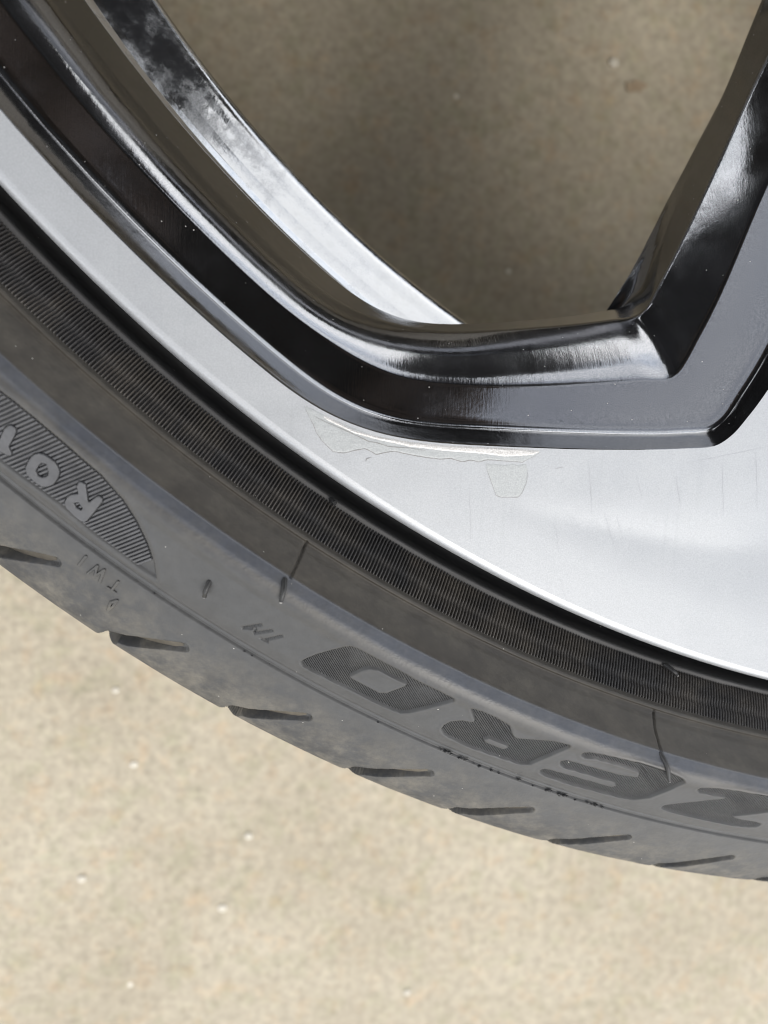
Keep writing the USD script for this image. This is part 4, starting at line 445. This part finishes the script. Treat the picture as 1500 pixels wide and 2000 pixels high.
# mould line at the foot of the sidewall
vF = v_of_r(0.3021)
ph = TX / 0.004
H += np.where((TV > 0), -0.00038 * smooth01((TV - vF + 0.0017) / 0.0008) * (1 - smooth01((TV - vF) / 0.00025)), 0)
H += np.where(TV > 0, -0.00030 * np.exp(-((TV - vF) / 0.00016) ** 2) + 0.00008 * np.exp(-((TV - vF + 0.00045) / 0.00025) ** 2), 0)
# shoulder grooves
SIPE0 = [-141.3, -136.8, -132.35, -127.78, -123.22, -118.68, -114.04, -110.08, -106.12, -101.75, -97.4]
GROOVE = []
for a in SIPE0:
    x0, v0 = math.radians(a) * RREF, v_of_r(0.3079)
    t = np.linspace(0, 1, 24)
    xs = x0 - 0.0093 * t - 0.004 * np.clip(t - 0.85, 0, 1)
    ys = v0 + 0.0082 * t ** 1.12
    ln = LineString(np.vstack([np.stack([xs, ys], 1), [xs[-1] - 0.0045, ys[-1] + 0.022]]))
    GROOVE.append(ln)
    x0b, y0b, x1b, y1b = ln.bounds
    m = (TX > x0b - .003) & (TX < x1b + .003) & (TV > y0b - .003) & (TV < y1b + .003) & dense[:, None]
    pts = shapely.points(TX[m], TV[m])
    jit = 0.00008 * (meshkit.noise(np.stack([TX[m] * 1500, TV[m] * 1500, TX[m] * 0], -1)) - 0.5)
    dd = shapely.distance(ln, pts) + jit
    along = np.clip((TV[m] - v0) / 0.008, 0, 1.5)
    H[m] -= (0.0007 + 0.0020 * along ** 1.5) * smooth01((0.00096 + 0.0004 * along - dd) / 0.00022)
    H[m] += 0.00005 * np.exp(-((dd - 0.0011) / 0.0003) ** 2)
# worn, slightly ragged tread edge
wear = np.exp(-((TV - v_of_r(0.3146)) / 0.0022) ** 2)
H += np.where(dense[:, None], wear * 0.00034 * (meshkit.fbm(np.stack([TX * 420, TV * 420, TX * 0], -1), 4) - 0.55), 0)
H += np.where(dense[:, None] & (TV > PV[KC]), 0.00007 * (meshkit.fbm(np.stack([TX * 90, TV * 90, TX * 0 + 5], -1), 3) - 0.5), 0)
P = on_tyre(TX, TV, H)
tyre = obj('tyre', (P.reshape(-1, 3), grid_faces(len(th), len(vs), True)), M_TYRE, wheel, smooth=True)
del P, TX, TV, H

# dusty floors of the shoulder grooves
for ln in GROOVE:
    q = np.array([ln.interpolate(t).coords[0] for t in np.linspace(0.0002, 0.0135, 32)])
    v0 = v_of_r(0.3079)
    tt = np.gradient(q, axis=0)
    tt /= np.linalg.norm(tt, axis=1)[:, None]
    nn = np.stack([-tt[:, 1], tt[:, 0]], 1)
    al = np.clip((q[:, 1] - v0) / 0.008, 0, 1.5)
    w_ = (0.00074 + 0.0004 * al) * np.clip(np.linspace(0.35, 6, 32), 0, 1)
    hh = -(0.0007 + 0.0020 * al ** 1.5) + 0.00007 + 0.00006 * (meshkit.noise(np.c_[q * 2500, q[:, :1] * 0]) - 0.5)
    rows_ = [on_tyre(q[:, 0] + s_ * w_ * nn[:, 0], q[:, 1] + s_ * w_ * nn[:, 1], hh + 0.00005 * s_ * s_) for s_ in (-1, -0.5, 0, 0.5, 1)]
    V_ = np.stack(rows_, 1).reshape(-1, 3)
    obj('groove_floor', (V_, grid_faces(32, 5)), M_GROOVE, tyre, smooth=True)

# ribs pressed into the bead band
PITCH = 0.0006 / 0.2775
nper = 8
tr = np.arange(TH0, TH1, PITCH / nper)
vr = np.concatenate([[PV[KB] - 0.0001], np.linspace(PV[KB] + 0.00005, PV[KC] - 0.00015, 26), [PV[KC] + 0.00005]])
RX, RV = np.meshgrid(tr * RREF, vr, indexing='ij')
phase = (tr / PITCH) % 1.0
shape = smooth01((0.5 - np.abs(phase - 0.5)) / 0.30 - 0.25) * 0.00050
shape = shape[:, None] * np.ones_like(RV)
edge = smooth01((RV - PV[KB]) / 0.00035) * smooth01((PV[KC] - 0.0001 - RV) / 0.0003)
worn = 0.55 + 0.45 * smooth01(np.abs((RV - PV[KB]) / (PV[KC] - PV[KB]) - 0.60) / 0.16) 
worn *= 0.85 + 0.3 * meshkit.noise(np.stack([RX * 300, RV * 300, RX * 0], -1))
RH = -0.00038 + shape * edge * worn + 0.00005 * (meshkit.noise(np.stack([RX * 2500, RV * 2500, RX * 0], -1)) - 0.5)
RH[:, 0] = RH[:, -1] = -0.0006
tag(obj('bead_ribs', (on_tyre(RX, RV, RH).reshape(-1, 3), grid_faces(len(tr), len(vr))), M_RIBS, tyre, smooth=True), None, None, 'stuff')


def relief(poly, h0, h1, bevel=0.0, step=0.0004):
    """A patch of shape poly (x, v) standing from h0 to h1 over the tyre, its upper edge chamfered."""
    out = []
    for g in polys(poly):
        g = shapely.segmentize(g, step)
        v2, f, rings = earcut(g)
        ins = []
        for r in rings:
            t = np.roll(r, -1, 0) - np.roll(r, 1, 0)
            t /= np.linalg.norm(t, axis=1)[:, None] + 1e-12
            ins.append(r + bevel * np.stack([-t[:, 1], t[:, 0]], 1))
        iv = np.vstack(ins)
        n = len(v2)
        A = on_tyre(v2[:, 0], v2[:, 1], h0)
        B = on_tyre(v2[:, 0], v2[:, 1], h1 - bevel)
        C = on_tyre(iv[:, 0], iv[:, 1], h1)
        F = [f + 2 * n]
        o = 0
        for r in rings:
            i = np.arange(len(r))
            j = (i + 1) % len(r)
            for lay in (0, 1):
                a, b, c, d_ = i + o + lay * n, j + o + lay * n, j + o + (lay + 1) * n, i + o + (lay + 1) * n
                F += [np.stack([a, b, c], 1), np.stack([a, c, d_], 1)]
            o += len(r)
        out.append((np.vstack([A, B, C]), np.vstack(F)))
    return concat(out)


# raised lettering R, O, T on the barred patch, and the bars themselves
for k, word in (('r', 'raised letter R'), ('o', 'raised letter O'), ('t', 'raised letter T')):
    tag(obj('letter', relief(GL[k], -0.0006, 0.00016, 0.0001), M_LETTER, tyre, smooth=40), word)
pin = PATCH.buffer(-0.00022)
keep = pin.difference(shapely.union_all([GL[k].buffer(0.00018) for k in 'rot']))
bars, x0, x1 = [], PATCH.bounds[0], PATCH.bounds[2]
pitch = 0.00068 / 0.298 * RREF
for k in range(int((x1 - x0) / pitch) + 1):
    xc = x0 + k * pitch
    # straight bars, a few degrees off the radius
    bar = LineString([(xc - 0.004, PATCH.bounds[3] + 0.001), (xc + 0.0015, PATCH.bounds[1] - 0.001)]).buffer(0.00018, cap_style=2).intersection(keep)
    for g in polys(bar):
        if g.area > 1e-8:
            bars.append(relief(g, -0.0006, -0.00006, 0.00007, 0.0012))
tag(obj('hatching_bars', concat(bars), M_LETTER, tyre, smooth=35), None, None, 'stuff')
# sunk lettering Z, E, R, O with fine hatching on its floor
HATCH = math.radians(34)
for k in 'ORZE':
    body = GL[k].buffer(-0.00006)
    parts = [relief(body, -0.0008, -0.00050, 0.0, 0.0006)]
    x0, y0, x1, y1 = body.bounds
    cx, cy, R_ = (x0 + x1) / 2, (y0 + y1) / 2, max(x1 - x0, y1 - y0)
    dx, dy = math.cos(HATCH), math.sin(HATCH)
    for q in np.arange(-R_, R_, 0.00037):
        ox, oy = cx - dy * q, cy + dx * q
        ln = LineString([(ox - dx * R_, oy - dy * R_), (ox + dx * R_, oy + dy * R_)]).buffer(0.000095, cap_style=2).intersection(body.buffer(-0.0001))
        for g in polys(ln):
            if g.area > 2e-8:
                parts.append(relief(g, -0.00055, -0.00030, 0.00003, 0.002))
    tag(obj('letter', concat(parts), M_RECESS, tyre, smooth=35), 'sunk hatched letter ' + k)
for name, ids in (('letter T', (0, 1)), ('letter M', (2, 3, 4, 5))):
    g = shapely.union_all([TMS[i] for i in ids])
    tag(obj('letter', relief(g, -0.0006, -0.00044), M_HAIR, tyre, smooth=35), 'small sunk ' + name)
for k, s in enumerate(DATA['TWI']):
    ln = LineString(flat(s))
    tag(obj('letter' if k < 4 and k != 3 else 'mark', relief(ln.buffer(0.00021, quad_segs=3), -0.0001, 0.00028, 0.0001), M_TYRE, tyre, smooth=40), ('small raised letter I', 'small raised letter W', 'small raised letter T', 'crossbar of the small raised letter T', 'small raised triangle mark')[k])


# vent hairs: thin rubber whiskers
def hair(x, v, lean, length, r=0.00032):
    base = on_tyre(x, v, 0.0)
    n = on_tyre(x, v, 0.001) - base
    n /= np.linalg.norm(n)
    lean = np.asarray(lean, float)
    t = np.linspace(0, 1, 9)[:, None]
    pts = base - 0.0003 * n + length * (t * n + (t ** 1.6) * lean)
    h = obj('vent_hair', tube(pts, r * np.linspace(1.15, 0.85, 9)), M_HAIR, tyre, smooth=50)
    m = trimesh.creation.icosphere(2, r * 0.75)
    m.apply_translation(pts[-1])
    return h


def direction(p, q, lift):
    """lean that makes a whisker of the given lift run from p to q over the tyre"""
    return (q - p) / np.linalg.norm(q - p)


for a, b in DATA['VENT']:
    fa, fb = flat([a])[0], flat([b])[0]
    pa, pb = on_tyre(*fa, 0.0), on_tyre(*fb, 0.0006)
    n = on_tyre(*fa, 0.001) - pa
    n /= np.linalg.norm(n)
    d = pb - pa
    t = np.linspace(0, 1, 10)[:, None]
    pts = pa - 0.0002 * n + t * d + 0.0009 * np.sin(np.pi * np.minimum(t, 0.85)) * n
    obj('vent_hair', tube(pts, 0.00040 * np.linspace(1.1, 0.85, 10)), M_HAIR, tyre, smooth=50)
    m = trimesh.creation.icosphere(2, 0.00024)
    m.apply_translation(pts[-1])
    obj('hair_tip', m, M_TIP, tyre, smooth=True)
for a, b in DATA['VENT2']:
    fb = flat([b])[0]
    fa = flat([a])[0]
    pb = on_tyre(*fb, 0.0004)
    pa = on_tyre(fa[0], PV[KB] - 0.0006, 0.0002)
    t = np.linspace(0, 1, 10)[:, None]
    pts = pa + t * (pb - pa) + np.array([0, 0, 0.0012]) * np.sin(np.pi * np.minimum(t, 0.9))
    obj('vent_hair', tube(pts, 0.00040 * np.linspace(1.3, 0.8, 10)), M_HAIR, tyre, smooth=50)
    m = trimesh.creation.icosphere(2, 0.00027)
    m.apply_translation(pts[-1])
    obj('hair_tip', m, M_TIP, tyre, smooth=True)
# ragged rubber crumbs along the mould line
crumbs = []
for k in range(46):
    a = math.radians(random.uniform(-114.5, -107.0)) if k < 30 else math.radians(random.uniform(-131, -105))
    m = trimesh.creation.icosphere(1, 1.0)
    m.vertices *= 1 + 0.5 * (meshkit.noise(m.vertices * 1.7 + k) - 0.5)[:, None]
    s = random.uniform(0.00012, 0.00030) if k < 30 else random.uniform(0.00006, 0.00014)
    m.vertices *= s * np.array([1.5, 1.0, 0.8])
    m.apply_translation(on_tyre(a * RREF, vF + random.uniform(-0.0002, 0.0003), 0.0))
    crumbs.append((m.vertices, m.faces))
tag(obj('rubber_crumbs', concat(crumbs), M_HAIR, tyre, smooth=True), None, None, 'stuff')

# ---- rim: lip, five windows, face
full = np.radians(np.arange(-180, 180, 0.35))
LIPR = 0.2692
lip = [(LIPR, 0.0), (0.2697, -0.00006), (0.2701, -0.00022), (0.2704, -0.0005), (0.2706, -0.0009), (0.2707, -0.0015), (0.2707, -0.0085), (0.2695, -0.0108), (0.262, -0.0125), (0.2560, -0.0135)]
rim = xform('alloy_rim', (0, 0, 0), path_of(wheel))
obj('rim_lip', lathe(lip, full), M_SILVER, rim, smooth=45)

WC = math.radians(-137.0)


def half_loop(key, per):
    """(r, angle from the window's centre, z) along half a window edge, from its middle at the rim to its middle at the hub."""
    d = DATA['LOOPS'][key]
    p = np.array(d[1:], float) / 1000.0
    n = len(p)
    i = np.linspace(0, n - 1, (n - 1) * per + 1)
    cs = CubicSpline(np.arange(n), p)
    q = cs(i)
    s = np.concatenate([[0], np.cumsum(np.hypot(*np.diff(q, axis=0).T))])
    return q, d[0] / 1000.0


def bspline_rows(ctrl, per):
    """Quadratic B-spline through the clamped control rows ctrl (k, n, 3)."""
    c = [ctrl[0]] + [x for x in ctrl[1:-1]] + [ctrl[-1]]
    k = len(c)
    mids = [c[0]] + [(c[i] + c[i + 1]) / 2 for i in range(1, k - 2)] + [c[-1]]
    rows = []
    for i in range(k - 2):
        a, b, e = mids[i], c[i + 1], mids[i + 1]
        for t in np.linspace(0, 1, per, endpoint=False):
            rows.append((1 - t) ** 2 * a + 2 * t * (1 - t) * b + t * t * e)
    rows.append(c[-1])
    return np.array(rows)


BOW = 0.0011


def window(angle, per, per_row):
    """The walls of one window: from the bright edge of the face down to the foot of its wall and round under it."""
    loops = {}
    for key in 'ABCDE':
        q, z = half_loop(key, per)
        loops[key] = np.c_[q, np.full(len(q), z)]
    A, B, C, D, E = (loops[k] for k in 'ABCDE')
    mix = lambda a, b, t: a + (b - a) * t
    bow = BOW * (1 - 0.85 * smooth01((np.arange(len(A)) - 72 * per) / (16.0 * per)))   # flat along the spokes
    up = np.array([0, 0, 1.0])
    ctrl = [A, mix(A, B, .05) + 0.00008 * up, mix(A, B, .16), mix(A, B, .68), B, mix(B, C, .40), mix(B, C, .68), mix(B, C, .90), C, *[mix(C, D, t) + bow[:, None] * 4 * t * (1 - t) * up for t in (.11, .26, .42, .58, .75, .9)], D, mix(D, E, .12), mix(D, E, .5), mix(D, E, .86), E]
    # round under the foot, away from the opening
    out = E - D
    out[:, 2] = 0
    out /= np.linalg.norm(out, axis=1)[:, None] + 1e-9
    ctrl += [E - 0.0012 * up, E - out * 0.004 - 0.004 * up, E - out * 0.012 - 0.0045 * up]
    rows = bspline_rows(np.array(ctrl), per_row)                  # (rows, n, 3)
    ca, sa = math.cos(-WC), math.sin(-WC)
    loc = rows @ np.array([[ca, sa, 0], [-sa, ca, 0], [0, 0, 1]])   # window centre on +x
    mir = loc[:, 1:-1][:, ::-1] * np.array([1, -1, 1])
    ring = np.concatenate([loc, mir], 1)                         # closed loop
    c, s = math.cos(angle), math.sin(angle)
    ring = ring @ np.array([[c, s, 0], [-s, c, 0], [0, 0, 1]])
    nr, n = ring.shape[:2]
    v = ring.transpose(1, 0, 2).reshape(-1, 3)
    return (v, grid_faces(n, nr, True)), ring[0], ring[-1]


edges_top, edges_back = [], []
for k in range(5):
    near = k == 0
    m_, top_, back_ = window(WC + k * math.radians(72), 5 if near else 2, 6 if near else 3)
    obj('window_pocket', m_, M_CHROME, rim, smooth=50)
    edges_top.append(top_)
    edges_back.append(back_)
circle = np.stack([LIPR * np.cos(full), LIPR * np.sin(full)], 1)
hubhole = np.stack([0.034 * np.cos(full[::8]), 0.034 * np.sin(full[::8])], 1)
LUGS = [(0.0571 * math.cos(WC + math.radians(36 + 72 * k)), 0.0571 * math.sin(WC + math.radians(36 + 72 * k))) for k in range(5)]
holes = [e[:, :2] for e in edges_top] + [hubhole] + [np.array(Point(c).buffer(0.0125, quad_segs=12).exterior.coords)[:-1] for c in LUGS]
from scipy.spatial import Delaunay
fpoly = Polygon(circle, holes)
gx, gy = np.meshgrid(np.arange(-0.27, 0.27, 0.0013), np.arange(-0.27, 0.27, 0.0013))
gp = np.stack([gx.ravel(), gy.ravel()], 1)
gp += RNG.uniform(-0.0002, 0.0002, gp.shape)
shapely.prepare(fpoly)
gp = gp[shapely.contains_xy(fpoly, gp[:, 0], gp[:, 1])]
gd = shapely.distance(fpoly.boundary, shapely.points(gp))
gp, gd = gp[gd > 0.0007], gd[gd > 0.0007]
bound = np.vstack([circle] + holes)
fv = np.vstack([bound, gp])
ft = Delaunay(fv).simplices
fc = fv[ft].mean(1)
ft = ft[shapely.contains_xy(fpoly, fc[:, 0], fc[:, 1])]
a_, b_, c_ = fv[ft[:, 0]], fv[ft[:, 1]], fv[ft[:, 2]]
flip = np.cross(b_ - a_, c_ - a_) < 0
ft[flip] = ft[flip][:, [0, 2, 1]]
fz = np.concatenate([np.zeros(len(bound)), -0.0008 * smooth01((gd - 0.008) / 0.016)])
face = obj('rim_face', (np.c_[fv, fz], ft), M_SILVER, rim, smooth=True)
bv, bf, _ = earcut(Polygon(np.stack([0.2585 * np.cos(full), 0.2585 * np.sin(full)], 1), [e[:, :2] for e in edges_back] + [hubhole]))
obj('rim_back', (np.c_[bv, np.full(len(bv), edges_back[0][0, 2])], bf), M_INNER, rim, smooth=True)
# barrel: bead seat, slope to the drop centre, well, inner flange
barrel = [(0.2560, -0.0135), (0.2535, -0.020), (0.2490, -0.0262), (0.2445, -0.0290), (0.2420, -0.0325), (0.2385, -0.0366), (0.2368, -0.0384), (0.2355, -0.0391), (0.2330, -0.0400), (0.2300, -0.0411), (0.2272, -0.0421), (0.2260, -0.0428), (0.2254, -0.0438), (0.2252, -0.0455), (0.2250, -0.0495), (0.2246, -0.080),
          (0.2262, -0.086), (0.2320, -0.097), (0.2380, -0.108), (0.2405, -0.118), (0.2410, -0.195), (0.2440, -0.206), (0.2560, -0.214), (0.2610, -0.2165), (0.2700, -0.2175), (0.2705, -0.2160)]
bvp = np.array(barrel)
bvp[bvp[:, 1] < -0.05, 1] = -0.05 + (bvp[bvp[:, 1] < -0.05, 1] + 0.05) * (FACE - 0.06) / (0.2175 - 0.05)
bp = np.concatenate([[0], np.cumsum(np.hypot(*np.diff(bvp, axis=0).T))])
bs = np.unique(np.concatenate([bp, np.linspace(0, bp[-1], 160)]))
barrel_f = np.stack([PchipInterpolator(bp, bvp[:, 0])(bs), PchipInterpolator(bp, bvp[:, 1])(bs)], 1)
kb_ = int(np.argmax(barrel_f[:, 1] < -0.0465))
obj('barrel', lathe(barrel_f[:kb_ + 1], full), M_BARREL, rim, smooth=True)
obj('inner_barrel', lathe(barrel_f[kb_:], full), M_INNER, rim, smooth=True)
# hub: pad, cap, bolt seats
obj('hub_pad', lathe([(0.034, 0.0), (0.034, -0.012), (0.0, -0.012)], full[::6]), M_CHROME, rim, smooth=30)
obj('centre_cap', lathe([(0.0335, -0.004), (0.0325, -0.0005), (0.030, 0.0008), (0.015, 0.0022), (0.0001, 0.0026)], full[::6]), M_CHROME, rim, smooth=40)
for c in LUGS:
    a = np.linspace(0, 2 * np.pi, 48, endpoint=False)
    v, f = lathe([(0.0125, 0.0), (0.0120, -0.0006), (0.0115, -0.020), (0.0075, -0.026), (0.0075, -0.045)], a)
    obj('bolt_hole', (v + np.array([c[0], c[1], 0]), f), M_CHROME, rim, smooth=40)
obj('hub_barrel', lathe([(0.072, -0.027), (0.072, -0.060), (0.033, -0.062)], full[::6]), M_CHROME, rim, smooth=30)

# ---- lifted and peeled lacquer along the window edge, with its cracks and scratches
def film(pts, h, rough=0.0):
    g = Polygon(np.array(pts) / 1000.0).buffer(0)
    out = []
    for p in polys(g.buffer(-0.0001).buffer(0.0001)):
        p = shapely.segmentize(p, 0.00025)
        inner = p.buffer(-0.00022)
        v0 = np.array(p.exterior.coords)[:-1]
        # grid inside for a puckered skin
        x0, y0, x1, y1 = p.bounds
        gx, gy = np.meshgrid(np.arange(x0, x1, 0.00028), np.arange(y0, y1, 0.00028))
        pts_ = np.stack([gx.ravel(), gy.ravel()], 1)
        pts_ = pts_[shapely.contains_xy(inner, pts_[:, 0], pts_[:, 1])]
        ring = shapely.segmentize(inner, 0.00025)
        rings = np.vstack([np.array(q.exterior.coords)[:-1] for q in polys(ring)])
        V = np.vstack([v0, rings, pts_])
        from scipy.spatial import Delaunay
        t = Delaunay(V).simplices
        c = V[t].mean(1)
        t = t[shapely.contains_xy(p, c[:, 0], c[:, 1])]
        z = np.full(len(V), h)
        z[:len(v0)] = 0.000004
        z[len(v0):] += rough * (meshkit.fbm(np.c_[V[len(v0):] * 900, np.zeros(len(V) - len(v0))], 3) - 0.5)
        a, b, c_ = V[t[:, 0]], V[t[:, 1]], V[t[:, 2]]
        flip = np.cross(b - a, c_ - a) < 0
        t[flip] = t[flip][:, [0, 2, 1]]
        out.append((np.c_[V, z], t))
    return concat(out)


tag(obj('lacquer_blister', film(DATA['BLISTER'][0], 0.00003, 0.00003), M_BLISTER, face, smooth=True), 'long ragged blister of lifted lacquer along the window edge')
tag(obj('lacquer_blister', film(DATA['BLISTER'][1], 0.00002, 0.000006), M_BLISTER, face, smooth=True), 'shield shaped patch of lifted lacquer')
tag(obj('bare_strip', film(DATA['BLISTER'][2], 0.00009, 0.00010), M_PEEL, face, smooth=True), 'pale strip of bare alloy where the lacquer has flaked off')


def streak(pts, w, h=0.00002):
    p = np.array(pts) / 1000.0
    n = max(8, int(LineString(p).length / 0.0004))
    ln = LineString(p)
    q = np.array([ln.interpolate(t, normalized=True).coords[0] for t in np.linspace(0, 1, n)])
    q += 0.00005 * (np.stack([meshkit.noise(np.c_[q * 900, q[:, :1] * 0]), meshkit.noise(np.c_[q * 900, q[:, :1] * 0 + 9])], 1) - 0.5)
    t = np.gradient(q, axis=0)
    t /= np.linalg.norm(t, axis=1)[:, None]
    nn = np.stack([-t[:, 1], t[:, 0]], 1)
    ww = w * np.sin(np.pi * np.clip(np.linspace(0.02, 0.98, n), 0, 1)) ** 0.5 * (0.6 + 0.8 * meshkit.noise(np.c_[q * 2500, q[:, :1] * 0 + 3]))
    V = np.vstack([np.c_[q + nn * ww[:, None], np.full(n, h * 0.2)], np.c_[q - nn * ww[:, None], np.full(n, h * 0.2)]])
    i = np.arange(n - 1)
    return V, np.vstack([np.stack([i, i + 1, i + n + 1], 1), np.stack([i, i + n + 1, i + n], 1)])


tag(obj('lacquer_crack', concat([streak(c, w_, 0.0005) for c, w_ in zip(DATA['CRACK'], (0.00004, 0.00004, 0.000024, 0.00004, 0.00003))]), M_DIRT, face, smooth=False), 'dark ragged crack lines of the peeling lacquer')
tag(obj('scratches', concat([streak(s, 0.000022, 0.0002) for s in DATA['SCRATCH']]), M_SCRATCH, face, smooth=False), None, None, 'stuff')

# ------------------------------------------------------------------ who takes the photograph: crouching across the wheel, mirrored in the chrome
def person():
    hub = np.array([math.cos(math.radians(53.9 + 47)), math.sin(math.radians(53.9 + 47)), 0])      # from the camera towards the person
    side = np.array([-hub[1], hub[0], 0])
    o = np.array([CAM[0], CAM[1], 0]) + 0.64 * hub
    at = lambda f, s, z: o + f * -hub + s * side + np.array([0, 0, z])

    def limb(chain):
        out = []
        for (p, r), (q, s) in zip(chain[:-1], chain[1:]):
            m = [trimesh.creation.icosphere(2, x) for x in (r, s)]
            m[0].apply_translation(p)
            m[1].apply_translation(q)
            pts = np.vstack([m[0].vertices, m[1].vertices])
            out.append(manifold3d.Manifold.hull_points(pts.astype(np.float64)))
        return out

    def solid(parts, length, it=12):
        b = manifold3d.Manifold.batch_boolean(parts, manifold3d.OpType.Add).refine_to_length(length)
        me = b.to_mesh()
        t = trimesh.Trimesh(me.vert_properties[:, :3], me.tri_verts, process=True)
        trimesh.smoothing.filter_taubin(t, iterations=it)
        return t

    head_c = at(0.46, 0, 0.86)
    skin = cloth('skin', (0.05, 0.034, 0.027), 300)
    jacket, trousers, shoes, hairm = cloth('dark_jacket', (0.018, 0.02, 0.026)), cloth('dark_trousers', (0.02, 0.02, 0.022)), cloth('shoes', (0.03, 0.03, 0.03)), cloth('hair', (0.02, 0.015, 0.012))
    body = limb([(at(0.30, 0, 0.80), .05), (at(0.42, 0, 0.83), .052)]) + limb([(head_c + (0, 0, 0.035), .082), (head_c + hub * 0.0 + (0, 0, -0.06), .058)])
    nose = head_c - hub * 0.055 + np.array([0, 0, -0.085])
    body += limb([(nose + hub * 0.03, .02), (nose - hub * 0.012 + np.array([0, 0, -0.018]), .011)])
    for s in (-1, 1):
        body += limb([(head_c + side * 0.082 * s + (0, 0, 0.02), .014), (head_c + side * 0.085 * s + (0, 0, -0.02), .010)])
    # hands on the phone's long edges, thumbs towards the person
    px = np.array(AXES[0])
    py = np.array(AXES[1])
    back = np.array(AXES[2])
    phone_c = CAM + px * 0.024 + py * 0.108 + back * 0.010
    wrists = []
    for s in (-1, 1):
        edge = phone_c + px * 0.036 * s + (py * -0.078 if s > 0 else py * 0.0)
        palm = edge + px * 0.028 * s + back * 0.02 + py * 0.02
        wrist = palm + px * 0.02 * s + py * 0.075 + back * 0.03
        wrists.append(wrist)
        ss = 1 if (wrist - o) @ side > 0 else -1
        shp = at(0.28, 0.20 * ss, 0.77)
        el = (shp + wrist) / 2 + side * 0.09 * ss + np.array([0, 0, -0.01])
        body += limb([(at(0.28, 0, 0.78), .03), (shp, .03), (el, .026), (wrist, .022)])
        body += limb([(wrist, .026), (palm, .030)]) + limb([(palm + py * 0.022, .022), (palm - py * 0.022, .022)])
        for j, ln in enumerate((0.9, 1.0, 0.95, 0.8)):
            k = palm + py * (0.030 - 0.02 * j)
            m1 = k - px * 0.012 * s * ln - back * 0.026
            m2 = edge + py * (0.030 - 0.02 * j) + py * 0.0 - back * 0.013 - px * 0.010 * s * ln
            body += limb([(k, .010), (m1, .0085), (m2, .0075)])
        body += limb([(palm - py * 0.018, .012), (palm - py * 0.040 - px * 0.015 * s + back * 0.006, .010), (edge - py * 0.035 - px * 0.006 * s + back * 0.012, .0085)])
    p = xform('person', tuple(o))
    tag(p, 'person in dark jacket and trousers crouching across the wheel, holding a phone over it', 'person')
    sh = lambda me: (np.asarray(me.vertices) - o, np.asarray(me.faces))
    obj('body', sh(solid(body, 0.006)), skin, p, smooth=True)
    coat = limb([(at(-0.12, 0, 0.40), .155), (at(0.02, 0, 0.62), .16), (at(0.25, 0, 0.78), .13)])
    for s in (-1, 1):
        coat += limb([(at(0.0, 0, 0.55), .15), (at(0.02, 0.20 * s, 0.46), .13)]) + limb([(at(0.02, 0.20 * s, 0.46), .13), (at(0.18, 0.24 * s, 0.66), .11), (at(0.27, 0.20 * s, 0.77), .09)])
        shp = at(0.28, 0.20 * s, 0.77)
        w = wrists[0 if (wrists[0] - wrists[1]) @ side * s > 0 else 1]
        el = (shp + w) / 2 + side * 0.09 * s + np.array([0, 0, -0.01])
        coat += limb([(at(0.25, 0, 0.78), .11), (shp, .085), (el, .064), (w + (el - w) * 0.10, .046)])
    obj('jacket', sh(solid(coat, 0.02)), jacket, p, smooth=True)
    legs = []
    for s in (-1, 1):
        hip, knee, ank = at(-0.14, 0.10 * s, 0.36), at(0.12, 0.33 * s, 0.46), at(0.0, 0.27 * s, 0.09)
        legs += limb([(at(-0.14, 0, 0.36), .135), (hip, .10), (knee, .068), (at(0.05, .305 * s, .28), .062), (ank, .045)])
    obj('trousers', sh(solid(legs, 0.02)), trousers, p, smooth=True)
    for s in (-1, 1):
        f = limb([(at(-0.06, 0.26 * s, 0.045), .044), (at(0.05, 0.30 * s, 0.042), .041), (at(0.12, 0.34 * s, 0.034), .033)])
        obj('shoe', sh(solid(f, 0.012)), shoes, p, smooth=True)
    cap = limb([(head_c + (0, 0, 0.055) + hub * 0.015, .083), (head_c + hub * 0.05 + np.array([0, 0, 0.0]), .07)])
    obj('hair', sh(solid(cap, 0.01)), hairm, p, smooth=True)
    ph = xform('phone')
    tag(ph, 'dark phone held flat over the wheel by both hands', 'phone')
    # slab of the phone, just behind the lens
    w2, h2, t2 = 0.0358, 0.0735, 0.0039
    pl = Polygon([(-w2, -h2), (w2, -h2), (w2, h2), (-w2, h2)]).buffer(-0.009).buffer(0.009, quad_segs=8)
    m = trimesh.creation.extrude_polygon(pl, 2 * t2, engine='earcut')
    V = m.vertices @ np.array([px, py, back]) + (CAM + px * 0.024 + py * 0.060 + back * 0.004)
    obj('case', (V, m.faces), cloth('phone_case', (0.012, 0.012, 0.014)), ph, smooth=30)


person()
